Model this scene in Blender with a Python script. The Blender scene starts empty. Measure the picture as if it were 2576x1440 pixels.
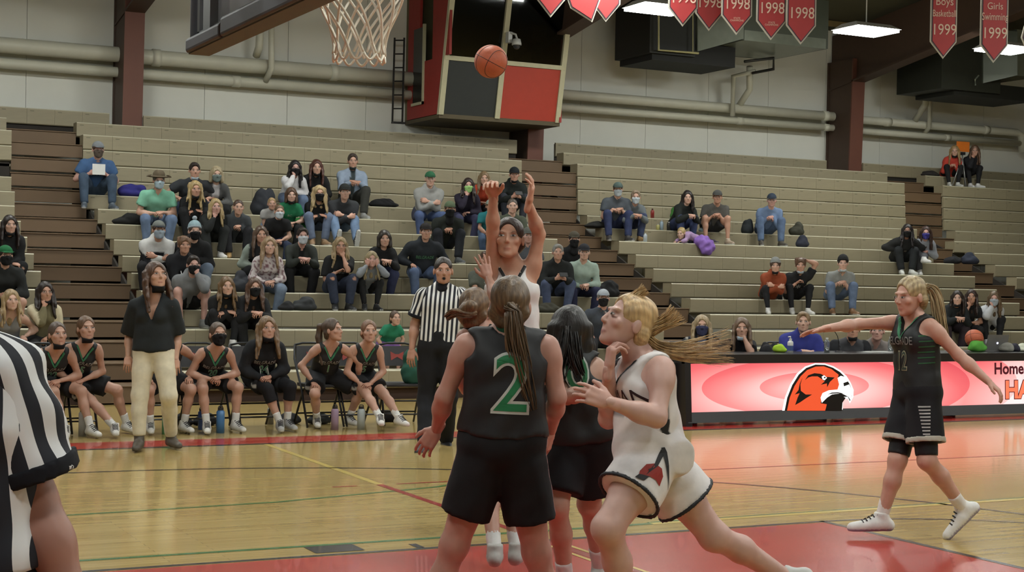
import bpy, bmesh, math, random
import numpy as np
from mathutils import Vector, Matrix
from mathutils.bvhtree import BVHTree
PI = math.pi
sc = bpy.context.scene
C = sc.collection
# ------------------------------------------------------------------ camera
FPX = 3848.45
YAW, PIT, ROL = .4702, -.0036, .0192
CAM = np.array([-2.5467, -6.6077, 1.626])
def _basis():
    F = np.array([math.sin(YAW)*math.cos(PIT), math.cos(YAW)*math.cos(PIT), math.sin(PIT)])
    R = np.array([math.cos(YAW), -math.sin(YAW), 0.]); U = np.cross(R, F)
    return F, R*math.cos(ROL)+U*math.sin(ROL), -R*math.sin(ROL)+U*math.cos(ROL)
FW, RT, UPV = _basis()
cam = bpy.data.cameras.new('camera'); co = bpy.data.objects.new('camera', cam); C.objects.link(co)
cam.sensor_width = 36; cam.lens = 36*FPX/2576; cam.clip_end = 200
mw = Matrix([[RT[i], UPV[i], -FW[i], CAM[i]] for i in range(3)]+[[0, 0, 0, 1]])
co.matrix_world = mw
sc.camera = co
sc.view_settings.view_transform = 'Standard'; sc.view_settings.look = 'None'
sc.view_settings.gamma = 1; sc.view_settings.use_curve_mapping = False
sc.view_settings.exposure = 0.0
wd = bpy.data.worlds.new('world'); sc.world = wd; wd.use_nodes = True
wd.node_tree.nodes['Background'].inputs[0].default_value = (.8, .85, .8, 1)
wd.node_tree.nodes['Background'].inputs[1].default_value = .3
LAMP = 62.0          # strength of every ceiling fixture's diffuser
# fixture centres (x, y) of the hall's lighting grid, all hung at z = 6.3
FIX = [(11.35, 15.45), (15.7, 15.3), (19.3, 15.5)]
FIX += [(x, y) for x in (-3., 1.6, 6.4) for y in (15.4,)]
FIX += [(x, y) for x in (-3., 2.2, 7.4, 12.6, 17.8, 23.) for y in (10.2, 4.6, -1.) if not (x > 15 and y > 10)]
FIX += [(x, -6.6) for x in (-3., 2.2, 7.4, 12.6)]

def at(u, v, X=None, Y=None, Z=None, d=None):
    r = FW+RT*(u-1288)/FPX+UPV*(720-v)/FPX
    if d is not None: return CAM+r*d
    for a, val in ((0, X), (1, Y), (2, Z)):
        if val is not None: return CAM+r*(val-CAM[a])/r[a]
def prj(w):
    q = np.array(w)-CAM; z = q@FW
    return 1288+FPX*(q@RT)/z, 720-FPX*(q@UPV)/z, z
# ------------------------------------------------------------------ materials
def lin(c):
    return tuple((x/255/12.92 if x/255 <= .04045 else ((x/255+.055)/1.055)**2.4) for x in c[:3])
MATS = {}
ALB = .70   # common reflectance factor of paints, cloth and skin
def alb(c, k=None): return tuple(x*(ALB if k is None else k) for x in c)
def mat(name, c, rough=.6, metal=0., noise=.06, scale=8., bump=0., emit=0., spec=.5, attr=False, stretch=None, wave=None, coat=0., ak=None):
    if name in MATS: return MATS[name]
    m = bpy.data.materials.new(name); m.use_nodes = True; MATS[name] = m
    nt = m.node_tree; N = nt.nodes; L = nt.links; b = N['Principled BSDF']
    b.inputs['Roughness'].default_value = rough; b.inputs['Metallic'].default_value = metal
    b.inputs['Specular IOR Level'].default_value = spec
    b.inputs['Coat Weight'].default_value = coat
    tc = N.new('ShaderNodeTexCoord'); no = N.new('ShaderNodeTexNoise'); no.inputs['Scale'].default_value = scale
    no.inputs['Detail'].default_value = 4
    if stretch:
        mp = N.new('ShaderNodeMapping'); mp.inputs['Scale'].default_value = stretch
        L.new(tc.outputs['Object'], mp.inputs[0]); L.new(mp.outputs[0], no.inputs['Vector'])
    else: L.new(tc.outputs['Object'], no.inputs['Vector'])
    mr = N.new('ShaderNodeMapRange'); mr.inputs[1].default_value = .3; mr.inputs[2].default_value = .7
    mr.inputs[3].default_value = 1-noise; mr.inputs[4].default_value = 1+noise
    L.new(no.outputs['Fac'], mr.inputs[0])
    mx = N.new('ShaderNodeMix'); mx.data_type = 'RGBA'; mx.blend_type = 'MULTIPLY'; mx.inputs[0].default_value = 1
    if attr:
        at_ = N.new('ShaderNodeAttribute'); at_.attribute_name = 'Col'; L.new(at_.outputs['Color'], mx.inputs[6])
    else: mx.inputs[6].default_value = (*alb(lin(c), 0. if emit else ak), 1)
    L.new(mr.outputs[0], mx.inputs[7]); L.new(mx.outputs[2], b.inputs['Base Color'])
    if bump:
        bp = N.new('ShaderNodeBump'); bp.inputs['Strength'].default_value = bump; bp.inputs['Distance'].default_value = .01
        L.new(no.outputs['Fac'], bp.inputs['Height']); L.new(bp.outputs[0], b.inputs['Normal'])
    if emit:
        b.inputs['Emission Color'].default_value = (*lin(c), 1); b.inputs['Emission Strength'].default_value = emit
    return m
def col(c, rough=.6, **k):
    return mat('paint_%d_%d_%d_%d' % (*c[:3], int(rough*100)), c, rough, **k)
# ------------------------------------------------------------------ mesh helpers
class MB:
    def __init__(s): s.v = []; s.f = []; s.m = []; s.mi = 0
    def box(s, x0, x1, y0, y1, z0, z1, M=None, bev=0):
        b = len(s.v)
        if bev:
            # chamfer of the two long edges along x at the front (y0)
            pr = [(y0+bev, z0), (y1, z0), (y1, z1), (y0+bev, z1), (y0, z1-bev), (y0, z0+bev)]
            P = [(x, y, z) for x in (x0, x1) for y, z in pr]
            n = 6; fs = [tuple(range(5, -1, -1)), tuple(range(6, 12))]+[(i, (i+1) % n, n+(i+1) % n, n+i) for i in range(n)]
            fs = [tuple(reversed(f)) for f in fs]
        else:
            P = [(x0, y0, z0), (x1, y0, z0), (x1, y1, z0), (x0, y1, z0), (x0, y0, z1), (x1, y0, z1), (x1, y1, z1), (x0, y1, z1)]
            fs = [(0, 3, 2, 1), (4, 5, 6, 7), (0, 1, 5, 4), (1, 2, 6, 5), (2, 3, 7, 6), (3, 0, 4, 7)]
        if M is not None: P = [tuple(M @ Vector(p)) for p in P]
        s.v += P; s.f += [tuple(b+i for i in f) for f in fs]; s.m += [s.mi]*len(fs)
        return s
    def hexa(s, P):   # 8 corners: bottom 4 ccw then top 4
        b = len(s.v); s.v += [tuple(map(float, p)) for p in P]
        fs = [(0, 3, 2, 1), (4, 5, 6, 7), (0, 1, 5, 4), (1, 2, 6, 5), (2, 3, 7, 6), (3, 0, 4, 7)]
        s.f += [tuple(b+i for i in f) for f in fs]; s.m += [s.mi]*6; return s
    def tube(s, pts, r, n=8, closed=False, cap=True):
        pts = [Vector(p) for p in pts]; b = len(s.v); k = len(pts)
        rs = r if isinstance(r, (list, tuple)) else [r]*k
        ref = Vector((0, 0, 1))
        for i, p in enumerate(pts):
            if closed: t = pts[(i+1) % k]-pts[i-1]
            else: t = pts[min(i+1, k-1)]-pts[max(i-1, 0)]
            t.normalize()
            a = t.cross(ref)
            if a.length < .05: a = t.cross(Vector((0, 1, 0)))
            a.normalize(); c = t.cross(a)
            for j in range(n):
                q = p+a*math.cos(2*PI*j/n)*rs[i]+c*math.sin(2*PI*j/n)*rs[i]; s.v.append(tuple(q))
        for i in range(k if closed else k-1):
            i2 = (i+1) % k
            for j in range(n):
                s.f.append((b+i*n+j, b+i*n+(j+1) % n, b+i2*n+(j+1) % n, b+i2*n+j)); s.m.append(s.mi)
        if cap and not closed:
            s.f.append(tuple(b+j for j in range(n))[::-1]); s.f.append(tuple(b+(k-1)*n+j for j in range(n))); s.m += [s.mi]*2
        return s
    def lathe(s, prof, c=(0, 0, 0), n=20):
        b = len(s.v)
        for r, z in prof:
            for j in range(n): s.v.append((c[0]+r*math.cos(2*PI*j/n), c[1]+r*math.sin(2*PI*j/n), c[2]+z))
        for i in range(len(prof)-1):
            for j in range(n):
                s.f.append((b+i*n+j, b+i*n+(j+1) % n, b+(i+1)*n+(j+1) % n, b+(i+1)*n+j)); s.m.append(s.mi)
        return s
    def poly(s, P, th=0, nrm=(0, 0, 1)):
        b = len(s.v); n = len(P); s.v += [tuple(map(float, p)) for p in P]
        if not th: s.f.append(tuple(range(b, b+n))); s.m.append(s.mi); return s
        s.v += [tuple(float(p[i]-nrm[i]*th) for i in range(3)) for p in P]
        s.f.append(tuple(range(b, b+n))); s.f.append(tuple(range(b+2*n-1, b+n-1, -1)))
        s.f += [(b+i, b+n+i, b+n+(i+1) % n, b+(i+1) % n) for i in range(n)]; s.m += [s.mi]*(n+2)
        return s
    def build(s, name, mats, parent=None, smooth=False, loc=(0, 0, 0)):
        me = bpy.data.meshes.new(name)
        L = Vector(loc)
        me.from_pydata([tuple(Vector(v)-L) for v in s.v] if any(loc) else s.v, [], s.f)
        if not isinstance(mats, (list, tuple)): mats = [mats]
        for m in mats: me.materials.append(m)
        me.polygons.foreach_set('material_index', s.m)
        if smooth: me.polygons.foreach_set('use_smooth', [True]*len(s.f))
        me.update()
        o = bpy.data.objects.new(name, me); C.objects.link(o)
        if parent is not None: o.parent = parent
        if any(loc): o.location = loc
        return o
def tag(o, label=None, cat=None, group=None, kind=None):
    for k, v in (('label', label), ('category', cat), ('group', group), ('kind', kind)):
        if v: o[k] = v
    return o
def empty(name, loc, label, cat, group=None, rz=0):
    o = bpy.data.objects.new(name, None); C.objects.link(o); o.location = loc; o.rotation_euler = (0, 0, rz)
    o.empty_display_size = .1
    return tag(o, label, cat, group)
def struct(o, label=None):
    o['kind'] = 'structure'
    if label: o['label'] = label
    return o
def copy_tree(o, parent=None):
    c = o.copy(); C.objects.link(c)
    if parent is not None: c.parent = parent
    for ch in list(o.children): copy_tree(ch, c)
    return c
def text_mesh(txt, size, offset=0., align='CENTER', bold=0.):
    cu = bpy.data.curves.new('t', 'FONT'); cu.body = txt; cu.size = size; cu.align_x = align; cu.align_y = 'CENTER'
    cu.offset = offset; cu.resolution_u = 4; cu.space_line = .85
    o = bpy.data.objects.new('t', cu); C.objects.link(o)
    dg = bpy.context.evaluated_depsgraph_get(); me = bpy.data.meshes.new_from_object(o.evaluated_get(dg))
    bpy.data.objects.remove(o); return me
def text_obj(name, txt, size, M, m, parent=None, offset=0., scx=1.):
    me = text_mesh(txt, size, offset)
    me.transform(M @ Matrix.Diagonal((scx, 1, 1, 1))); me.materials.clear(); me.materials.append(m); me.name = name
    o = bpy.data.objects.new(name, me); C.objects.link(o)
    if parent is not None: o.parent = parent
    return o
# ------------------------------------------------------------------ implicit surfaces (smooth-blended capsules and ellipsoids)
def V(*a): return np.array(a, dtype=float)
def nrm(a):
    a = np.asarray(a, float); return a/max(1e-9, np.linalg.norm(a))
class Cap:   # tapered capsule, optional squash along an axis, optional cutting planes
    def __init__(s, a, b, r1, r2=None, sq=None, cuts=()):
        s.a = np.asarray(a, float); s.b = np.asarray(b, float); s.r1 = r1; s.r2 = r1 if r2 is None else r2; s.sq = sq; s.cuts = cuts
    def box(s):
        r = max(s.r1, s.r2); return np.minimum(s.a, s.b)-r, np.maximum(s.a, s.b)+r
    def d(s, X, Y, Z):
        a, b = s.a, s.b; ab = b-a
        px, py, pz = X-a[0], Y-a[1], Z-a[2]
        if s.sq is not None:           # squash: distances along axis n are divided by f (<1 flattens)
            n, f = s.sq; q = (px*n[0]+py*n[1]+pz*n[2])*(1/f-1)
            px = px+q*n[0]; py = py+q*n[1]; pz = pz+q*n[2]
            ab = ab+n*(ab@n)*(1/f-1)
        l2 = max(ab@ab, 1e-9)
        t = np.clip((px*ab[0]+py*ab[1]+pz*ab[2])/l2, 0, 1)
        dd = np.sqrt((px-t*ab[0])**2+(py-t*ab[1])**2+(pz-t*ab[2])**2)-(s.r1+(s.r2-s.r1)*t)
        if s.sq is not None and s.sq[1] < 1: dd = dd*(.5+.5*s.sq[1])
        for p, n in s.cuts:
            dd = np.maximum(dd, (X-p[0])*n[0]+(Y-p[1])*n[1]+(Z-p[2])*n[2])
        return dd
class Wedge:   # V-shaped neckline cutter in a torso frame
    def __init__(s, o, lf, f, up, slope, reach=.35, back=0.):
        s.o, s.lf, s.f, s.up, s.m, s.R, s.bk = np.asarray(o, float), lf, f, up, slope, reach, back; s.k = .003
    def box(s): return s.o-s.R, s.o+s.R
    def d(s, X, Y, Z):
        px, py, pz = X-s.o[0], Y-s.o[1], Z-s.o[2]
        L = px*s.lf[0]+py*s.lf[1]+pz*s.lf[2]; F = px*s.f[0]+py*s.f[1]+pz*s.f[2]; U = px*s.up[0]+py*s.up[1]+pz*s.up[2]
        return np.maximum((np.abs(L)*s.m-U)/math.hypot(1, s.m), s.bk-F)
class Ell:
    def __init__(s, c, r, M=None, cuts=()):
        s.c = np.asarray(c, float); s.r = r; s.M = np.eye(3) if M is None else M; s.cuts = cuts   # M columns = axes
    def box(s):
        h = np.sqrt(((s.M*np.array(s.r))**2).sum(1)); return s.c-h, s.c+h
    def d(s, X, Y, Z):
        px, py, pz = X-s.c[0], Y-s.c[1], Z-s.c[2]; M = s.M
        k0 = 0; k1 = 0
        for i in range(3):
            q = px*M[0, i]+py*M[1, i]+pz*M[2, i]
            k0 = k0+(q/s.r[i])**2; k1 = k1+(q/s.r[i]**2)**2
        k0 = np.sqrt(k0); k1 = np.sqrt(k1)+1e-6
        dd = k0*(k0-1)/k1
        for p, n in s.cuts:
            dd = np.maximum(dd, (X-p[0])*n[0]+(Y-p[1])*n[1]+(Z-p[2])*n[2])
        return dd
def field(prims, h, k=.02, subs=(), wrinkle=0., planes=()):
    lo = np.min([p.box()[0] for p in prims], 0)-2.5*h; hi = np.max([p.box()[1] for p in prims], 0)+2.5*h
    n = np.ceil((hi-lo)/h).astype(int)+1
    ax = [(lo[i]+h*np.arange(n[i])).astype(np.float32) for i in range(3)]
    F = np.full(n, 1., np.float32)
    def sl(p, m):
        a, b = p.box(); i0 = np.maximum(0, np.floor((a-m-lo)/h).astype(int)); i1 = np.minimum(n, np.ceil((b+m-lo)/h).astype(int)+1)
        return tuple(slice(i0[i], max(i0[i], i1[i])) for i in range(3))
    def grid(S): return ax[0][S[0]][:, None, None], ax[1][S[1]][None, :, None], ax[2][S[2]][None, None, :]
    for p in prims:
        kk = getattr(p, 'k', k); S = sl(p, kk+2*h); f = F[S]
        if f.size == 0: continue
        g = p.d(*grid(S)).astype(np.float32)
        hh = np.clip(.5+.5*(f-g)/kk, 0, 1); F[S] = f+(g-f)*hh-kk*hh*(1-hh)
    if wrinkle:
        X, Y, Z = ax[0][:, None, None], ax[1][None, :, None], ax[2][None, None, :]
        F += wrinkle*(np.sin(31*X+11*Z+3*np.sin(9*Y+5*Z))*np.sin(17*Z+13*Y+2*np.sin(11*X))+.5*np.sin(47*Z-23*X+19*Y))
    for p in subs:
        kk = getattr(p, 'k', .006); S = sl(p, kk+2*h); f = F[S]
        if f.size == 0: continue
        g = -p.d(*grid(S)).astype(np.float32)
        hh = np.clip(.5-.5*(f-g)/kk, 0, 1); F[S] = f+(g-f)*hh+kk*hh*(1-hh)
    if planes:
        X, Y, Z = ax[0][:, None, None], ax[1][None, :, None], ax[2][None, None, :]
        for p, nn in planes: F = np.maximum(F, (X-p[0])*nn[0]+(Y-p[1])*nn[1]+(Z-p[2])*nn[2])
    F[0] = F[-1] = 1; F[:, 0] = F[:, -1] = 1; F[:, :, 0] = F[:, :, -1] = 1
    return F, lo
def nets(F, lo, h):
    s = F < 0; n = np.array(F.shape)-1
    c = [s[dx:n[0]+dx, dy:n[1]+dy, dz:n[2]+dz] for dx in (0, 1) for dy in (0, 1) for dz in (0, 1)]
    cnt = sum(x.astype(np.int8) for x in c); act = (cnt > 0) & (cnt < 8)
    I = np.argwhere(act)
    if len(I) == 0: return np.zeros((0, 3)), np.zeros((0, 4), int)
    idx = np.full(n, -1, np.int32); idx[act] = np.arange(len(I))
    acc = np.zeros((len(I), 3)); num = np.zeros(len(I))
    cor = [(dx, dy, dz) for dx in (0, 1) for dy in (0, 1) for dz in (0, 1)]
    vals = [F[I[:, 0]+a, I[:, 1]+b, I[:, 2]+c_] for a, b, c_ in cor]
    for i in range(8):
        for j in range(i+1, 8):
            df = [abs(cor[i][q]-cor[j][q]) for q in range(3)]
            if sum(df) != 1: continue
            va, vb = vals[i], vals[j]; m = (va < 0) != (vb < 0)
            t = np.where(m, va/(va-vb+1e-12), 0)
            for q in range(3):
                acc[:, q] += np.where(m, cor[i][q]+t*(cor[j][q]-cor[i][q]), 0)
            num += m
    P = lo+h*(I+acc/num[:, None])
    Q = []
    for ax_ in range(3):
        o1, o2 = (ax_+1) % 3, (ax_+2) % 3
        sa = np.moveaxis(s, ax_, 0); e = sa[:-1] != sa[1:]; inn = sa[:-1] & e
        e = np.moveaxis(e, 0, ax_); inn = np.moveaxis(inn, 0, ax_)
        E_ = np.argwhere(e)
        E_ = E_[(E_[:, o1] > 0) & (E_[:, o2] > 0)]
        fl = inn[E_[:, 0], E_[:, 1], E_[:, 2]]
        def g(a, b):
            K = E_.copy(); K[:, o1] -= a; K[:, o2] -= b; return idx[K[:, 0], K[:, 1], K[:, 2]]
        q = np.stack([g(0, 0), g(1, 0), g(1, 1), g(0, 1)], 1)
        q[~fl] = q[~fl][:, ::-1]
        Q.append(q)
    Q = np.concatenate(Q)
    return P, Q[(Q >= 0).all(1)]
def shape(prims, h, k=.02, **kw):
    F, lo = field(prims, h, k, **kw); return nets(F, lo, h)
def join(parts):   # [(P,Q,colour array)]
    off = 0; Ps = []; Qs = []; Cs = []
    for P, Q, c in parts:
        Ps.append(P); Qs.append(Q+off); off += len(P)
        c = np.asarray(c, float)
        Cs.append(np.tile(c, (len(P), 1)) if c.ndim == 1 else c)
    return np.concatenate(Ps), np.concatenate(Qs), np.concatenate(Cs)
def mesh_obj(name, P, Q, cols, m, parent=None, base=(0, 0, 0), st=None):
    me = bpy.data.meshes.new(name); n, f = len(P), len(Q)
    me.vertices.add(n); me.vertices.foreach_set('co', (P-np.asarray(base)).astype(np.float32).ravel())
    me.loops.add(4*f); me.loops.foreach_set('vertex_index', Q.astype(np.int32).ravel())
    me.polygons.add(f); me.polygons.foreach_set('loop_start', np.arange(0, 4*f, 4, dtype=np.int32))
    me.polygons.foreach_set('use_smooth', np.ones(f, bool))
    cols = np.asarray(cols, float)
    if cols.ndim == 1: cols = np.tile(cols, (n, 1))
    a = me.attributes.new('Col', 'FLOAT_COLOR', 'POINT'); a.data.foreach_set('color', np.concatenate([cols[:, :3]*ALB, np.ones((n, 1))], 1).astype(np.float32).ravel())
    if st is not None:
        a = me.attributes.new('st', 'FLOAT', 'POINT'); a.data.foreach_set('value', np.asarray(st, np.float32))
    me.materials.append(m); me.update(calc_edges=True)
    o = bpy.data.objects.new(name, me); C.objects.link(o)
    if parent is not None: o.parent = parent
    return o
SKIN = mat('skin', (0, 0, 0), .48, noise=.05, scale=25, attr=True)
CLOTH = mat('cloth', (0, 0, 0), .85, noise=.10, scale=14, bump=.25, attr=True, spec=.25)
JERS = mat('jersey_cloth', (0, 0, 0), .6, noise=.05, scale=20, bump=.12, attr=True, spec=.35)
DENIM = mat('denim', (0, 0, 0), .85, noise=.22, scale=9, bump=.2, attr=True, spec=.2)
HAIR = mat('hair', (0, 0, 0), .42, noise=.35, scale=60, bump=.6, attr=True, stretch=(1, 1, .12))
SHOE = mat('shoe', (0, 0, 0), .5, noise=.08, scale=30, attr=True)
def stripe_mat(name, pitch, off=0.):
    m = bpy.data.materials.new(name); m.use_nodes = True; nt = m.node_tree; N = nt.nodes; L = nt.links; b = N['Principled BSDF']
    a = N.new('ShaderNodeAttribute'); a.attribute_name = 'st'
    ma = N.new('ShaderNodeMath'); ma.operation = 'MULTIPLY_ADD'; ma.inputs[1].default_value = 1/pitch; ma.inputs[2].default_value = off+50
    fr = N.new('ShaderNodeMath'); fr.operation = 'FRACT'; gt = N.new('ShaderNodeMath'); gt.operation = 'GREATER_THAN'; gt.inputs[1].default_value = .5
    mx = N.new('ShaderNodeMix'); mx.data_type = 'RGBA'; mx.inputs[7].default_value = (.016, .017, .024, 1); 
    c = N.new('ShaderNodeAttribute'); c.attribute_name = 'Col'
    L.new(a.outputs['Fac'], ma.inputs[0]); L.new(ma.outputs[0], fr.inputs[0]); L.new(fr.outputs[0], gt.inputs[0])
    L.new(gt.outputs[0], mx.inputs[0]); L.new(c.outputs['Color'], mx.inputs[6]); L.new(mx.outputs[2], b.inputs['Base Color'])
    b.inputs['Roughness'].default_value = .75; b.inputs['Specular IOR Level'].default_value = .3
    return m
# ------------------------------------------------------------------ head, hair, hats (head frame: x = its left, y = face, z = up; 0.235 m tall)
HC = {}
def head_prims(fem=False):
    w = .99 if fem else 1.04
    P = [Ell((0, -.018, .030), (.073*w, .090, .084)), Ell((0, .022, -.027), (.0575*w, .066, .074)),
         Cap((-.024*w, .040, -.070), (.024*w, .040, -.070), .026 if not fem else .0215), Ell((0, .064, -.087), (.019, .020, .017)),
         Cap((0, .080, .016), (0, .0985, -.019), .0068, .0088), Ell((0, .0925, -.0245), (.0140, .010, .0075)),
         Cap((-.033, .0725, .029), (.033, .0725, .029), .0095), Ell((.037*w, .056, -.016), (.025, .022, .022)), Ell((-.037*w, .056, -.016), (.025, .022, .022)),
         Cap((-.012, .0808, -.0555), (.012, .0808, -.0555), .0052), Cap((-.010, .0800, -.0645), (.010, .0800, -.0645), .0058),
         Ell((.074*w, -.008, -.006), (.009, .016, .027)), Ell((-.074*w, -.008, -.006), (.009, .016, .027))]
    for p in P[-9:]: p.k = .009
    P[-1].k = P[-2].k = .006; P[-3].k = P[-4].k = .004; P[4].k = P[5].k = .006
    S = [Ell((.031, .0985, .009), (.017, .014, .011)), Ell((-.031, .0985, .009), (.017, .014, .011)), Cap((-.02, .097, -.0605), (.02, .097, -.0605), .0035)]
    for s in S: s.k = .01
    S[2].k = .006
    return P, S
def eye_patch(sx, h):
    na, nb = 14, 8; P = []; c = []
    for i in range(na+1):
        a = -1+2*i/na
        for j in range(nb+1):
            b = -1+2*j/nb; x = sx*.0315+.0165*a; z = .0080+.0058*b*max(.0, 1-a*a)**.6+.001*(1-a*a)
            y = .0875+.0035*(1-a*a)-.002*abs(b)-.004*max(0, a*sx)
            P.append((x, y, z)); d = math.hypot((x-sx*.0315)/.0062, (z-.0090)/.0062)
            c.append((.01, .008, .006) if d < .45 else ((.09, .07, .05) if d < 1.05 else (.55, .50, .47)))
            if b > .7 or abs(a) > .95: c[-1] = (.02, .013, .01)
    Q = [(i*(nb+1)+j, (i+1)*(nb+1)+j, (i+1)*(nb+1)+j+1, i*(nb+1)+j+1) for i in range(na) for j in range(nb)]
    Q = [q[::-1] for q in Q] if False else Q
    return np.array(P), np.array(Q), np.array(c)
def head_mesh(skin, fem, h, brow=(.05, .03, .02), blush=.0, lipc=None):
    key = ('head', fem, round(h, 4))
    if key not in HC:
        P, S = head_prims(fem); HC[key] = shape(P, h, .022, subs=S)
    P, Q = HC[key]; sk = np.array(skin); c = np.tile(sk, (len(P), 1))
    x, y, z = P.T
    lw = np.clip(1.6-1.6*((x/.0235)**2+((z+.0605)/(.0088))**2)**1.0, 0, 1)*(y > .06); lc = lipc if lipc is not None else sk*np.array([.80, .50, .50])
    c = c*(1-lw[:, None]*.75)+np.array(lc)*lw[:, None]*.75
    mo = np.exp(-((z+.0600)/.0014)**2)*(np.abs(x) < .018)*(y > .06); c = c*(1-.5*mo[:, None])
    ax_ = np.abs(x)-.032; bz = .0315-4.5*(ax_-.002)**2*8+.0; bw = np.exp(-((z-bz)/(.0032 if h < .007 else .0045))**2)*np.clip(1.5-(ax_/.017)**2*1.5, 0, 1)*(y > .045)
    c = c*(1-.7*bw[:, None])+np.array(brow)*.7*bw[:, None]
    ck = np.exp(-(((np.abs(x)-.042)/.02)**2+((z+.02)/.02)**2))*(y > 0)
    c = c*(1-ck[:, None]*np.array([0, .05+blush, .04+blush]))
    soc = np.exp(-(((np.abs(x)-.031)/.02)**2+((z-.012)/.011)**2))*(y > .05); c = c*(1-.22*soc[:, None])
    parts = [(P, Q, c)]
    for sx in (1, -1): parts.append(eye_patch(sx, h))
    return parts
def face_cut(z0=.092, w=.066, yy=.125, d=.1):
    return Ell((0, yy, -.035), (w, d, .035+z0))
def hair_prims(kind, fem=True, seed=0):
    """returns prims, subs"""
    rnd = random.Random(seed); P = []; S = [face_cut()]
    R = (.083, .102, .094); c0 = (0, -.018, .034)
    if kind in ('short', 'buzz'):
        r = (.080, .098, .092) if kind == 'short' else (.0765, .094, .088)
        P = [Ell(c0, r, cuts=[((0, 0, -.045), V(0, .35, -1)/1.06)])]
        S = [face_cut(.100, .072, .125, .100), Cap((-.12, .03, -.07), (.12, .03, -.07), .058)]
        if kind == 'short': P.append(Ell((0, .030, .088), (.055, .05, .028)))
    elif kind == 'messy':
        P = [Ell(c0, (.088, .104, .098), cuts=[((0, 0, -.055), V(0, .2, -1))])]
        for i in range(14):
            a = rnd.uniform(0, 2*PI); P.append(Ell((.07*math.cos(a), -.02+.075*math.sin(a), .06+rnd.uniform(-.02, .05)), (.022, .022, .022)))
        S = [face_cut(.078, .062, .130, .098)]
    elif kind in ('tight', 'bun', 'pony', 'ponyhi'):
        P = [Ell(c0, (.078, .096, .090)), Cap((.05, -.045, -.02), (.02, -.06, -.055), .032), Cap((-.05, -.045, -.02), (-.02, -.06, -.055), .032)]
        S = [face_cut(.104, .076, .124, .104), Cap((-.12, .022, -.055), (.12, .022, -.055), .046)]
        if kind == 'bun': P += [Ell((0, -.115, .02), (.042, .038, .04)), Ell((.02, -.12, .035), (.03, .03, .03)), Ell((-.02, -.12, .0), (.03, .03, .03))]
        if kind == 'pony': P += [Cap((0, -.10, .0), (0, -.135, -.03), .026, .03), Cap((0, -.135, -.03), (0, -.13, -.16), .03, .028), Cap((0, -.13, -.16), (0.01, -.12, -.28), .028, .012)]
        if kind == 'ponyhi': P += [Cap((0, -.09, .06), (0, -.14, .05), .022, .028), Cap((0, -.14, .05), (0, -.16, -.05), .03, .034), Cap((0, -.16, -.05), (0.0, -.15, -.2), .034, .03), Cap((0, -.15, -.2), (0.01, -.14, -.32), .03, .012)]
    elif kind == 'bob':
        P = [Ell(c0, (.086, .104, .097))]
        for s in (1, -1): P += [Cap((s*.068, -.01, .02), (s*.078, .0, -.09), .035, .03), Cap((s*.04, -.06, .0), (s*.05, -.06, -.10), .045, .04)]
        S = [face_cut(.086, .068, .128, .1)]
    elif kind in ('long', 'longback', 'curly'):
        wv = .012 if kind != 'curly' else .02
        P = [Ell(c0, (.084, .102, .096))]
        for s in (1, -1):
            for q, (x, y, L, rr) in enumerate(((.070, -.002, .28, .019), (.076, -.03, .31, .026), (.05, -.06, .30, .036), (.083, -.02, .20, .017))):
                fy = .05 if kind != 'longback' and q in (0, 1, 3) else -.01
                pts = [V(s*x, y, .03)]
                for t in range(1, 5):
                    tt = t/4; pts.append(V(s*(x+.022*tt+wv*math.sin(3.1*tt+q+seed)), y+fy*tt*1.2+.01*math.sin(4*tt+q), .03-L*tt))
                for t in range(4): P.append(Cap(pts[t], pts[t+1], rr*(1-.10*t), rr*(1-.10*(t+1))))
        P.append(Cap((0, -.07, 0), (0, -.075, -.24), .05, .03))
        S = [face_cut(.094, .068, .130, .108)]
        if kind == 'curly':
            for i in range(24):
                a = rnd.uniform(.2, PI-.2)*rnd.choice((1, -1)); P.append(Ell((.085*math.sin(a), -.015-.02*math.cos(a), rnd.uniform(-.2, .08)), (.024, .024, .024)))
    return P, S
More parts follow.
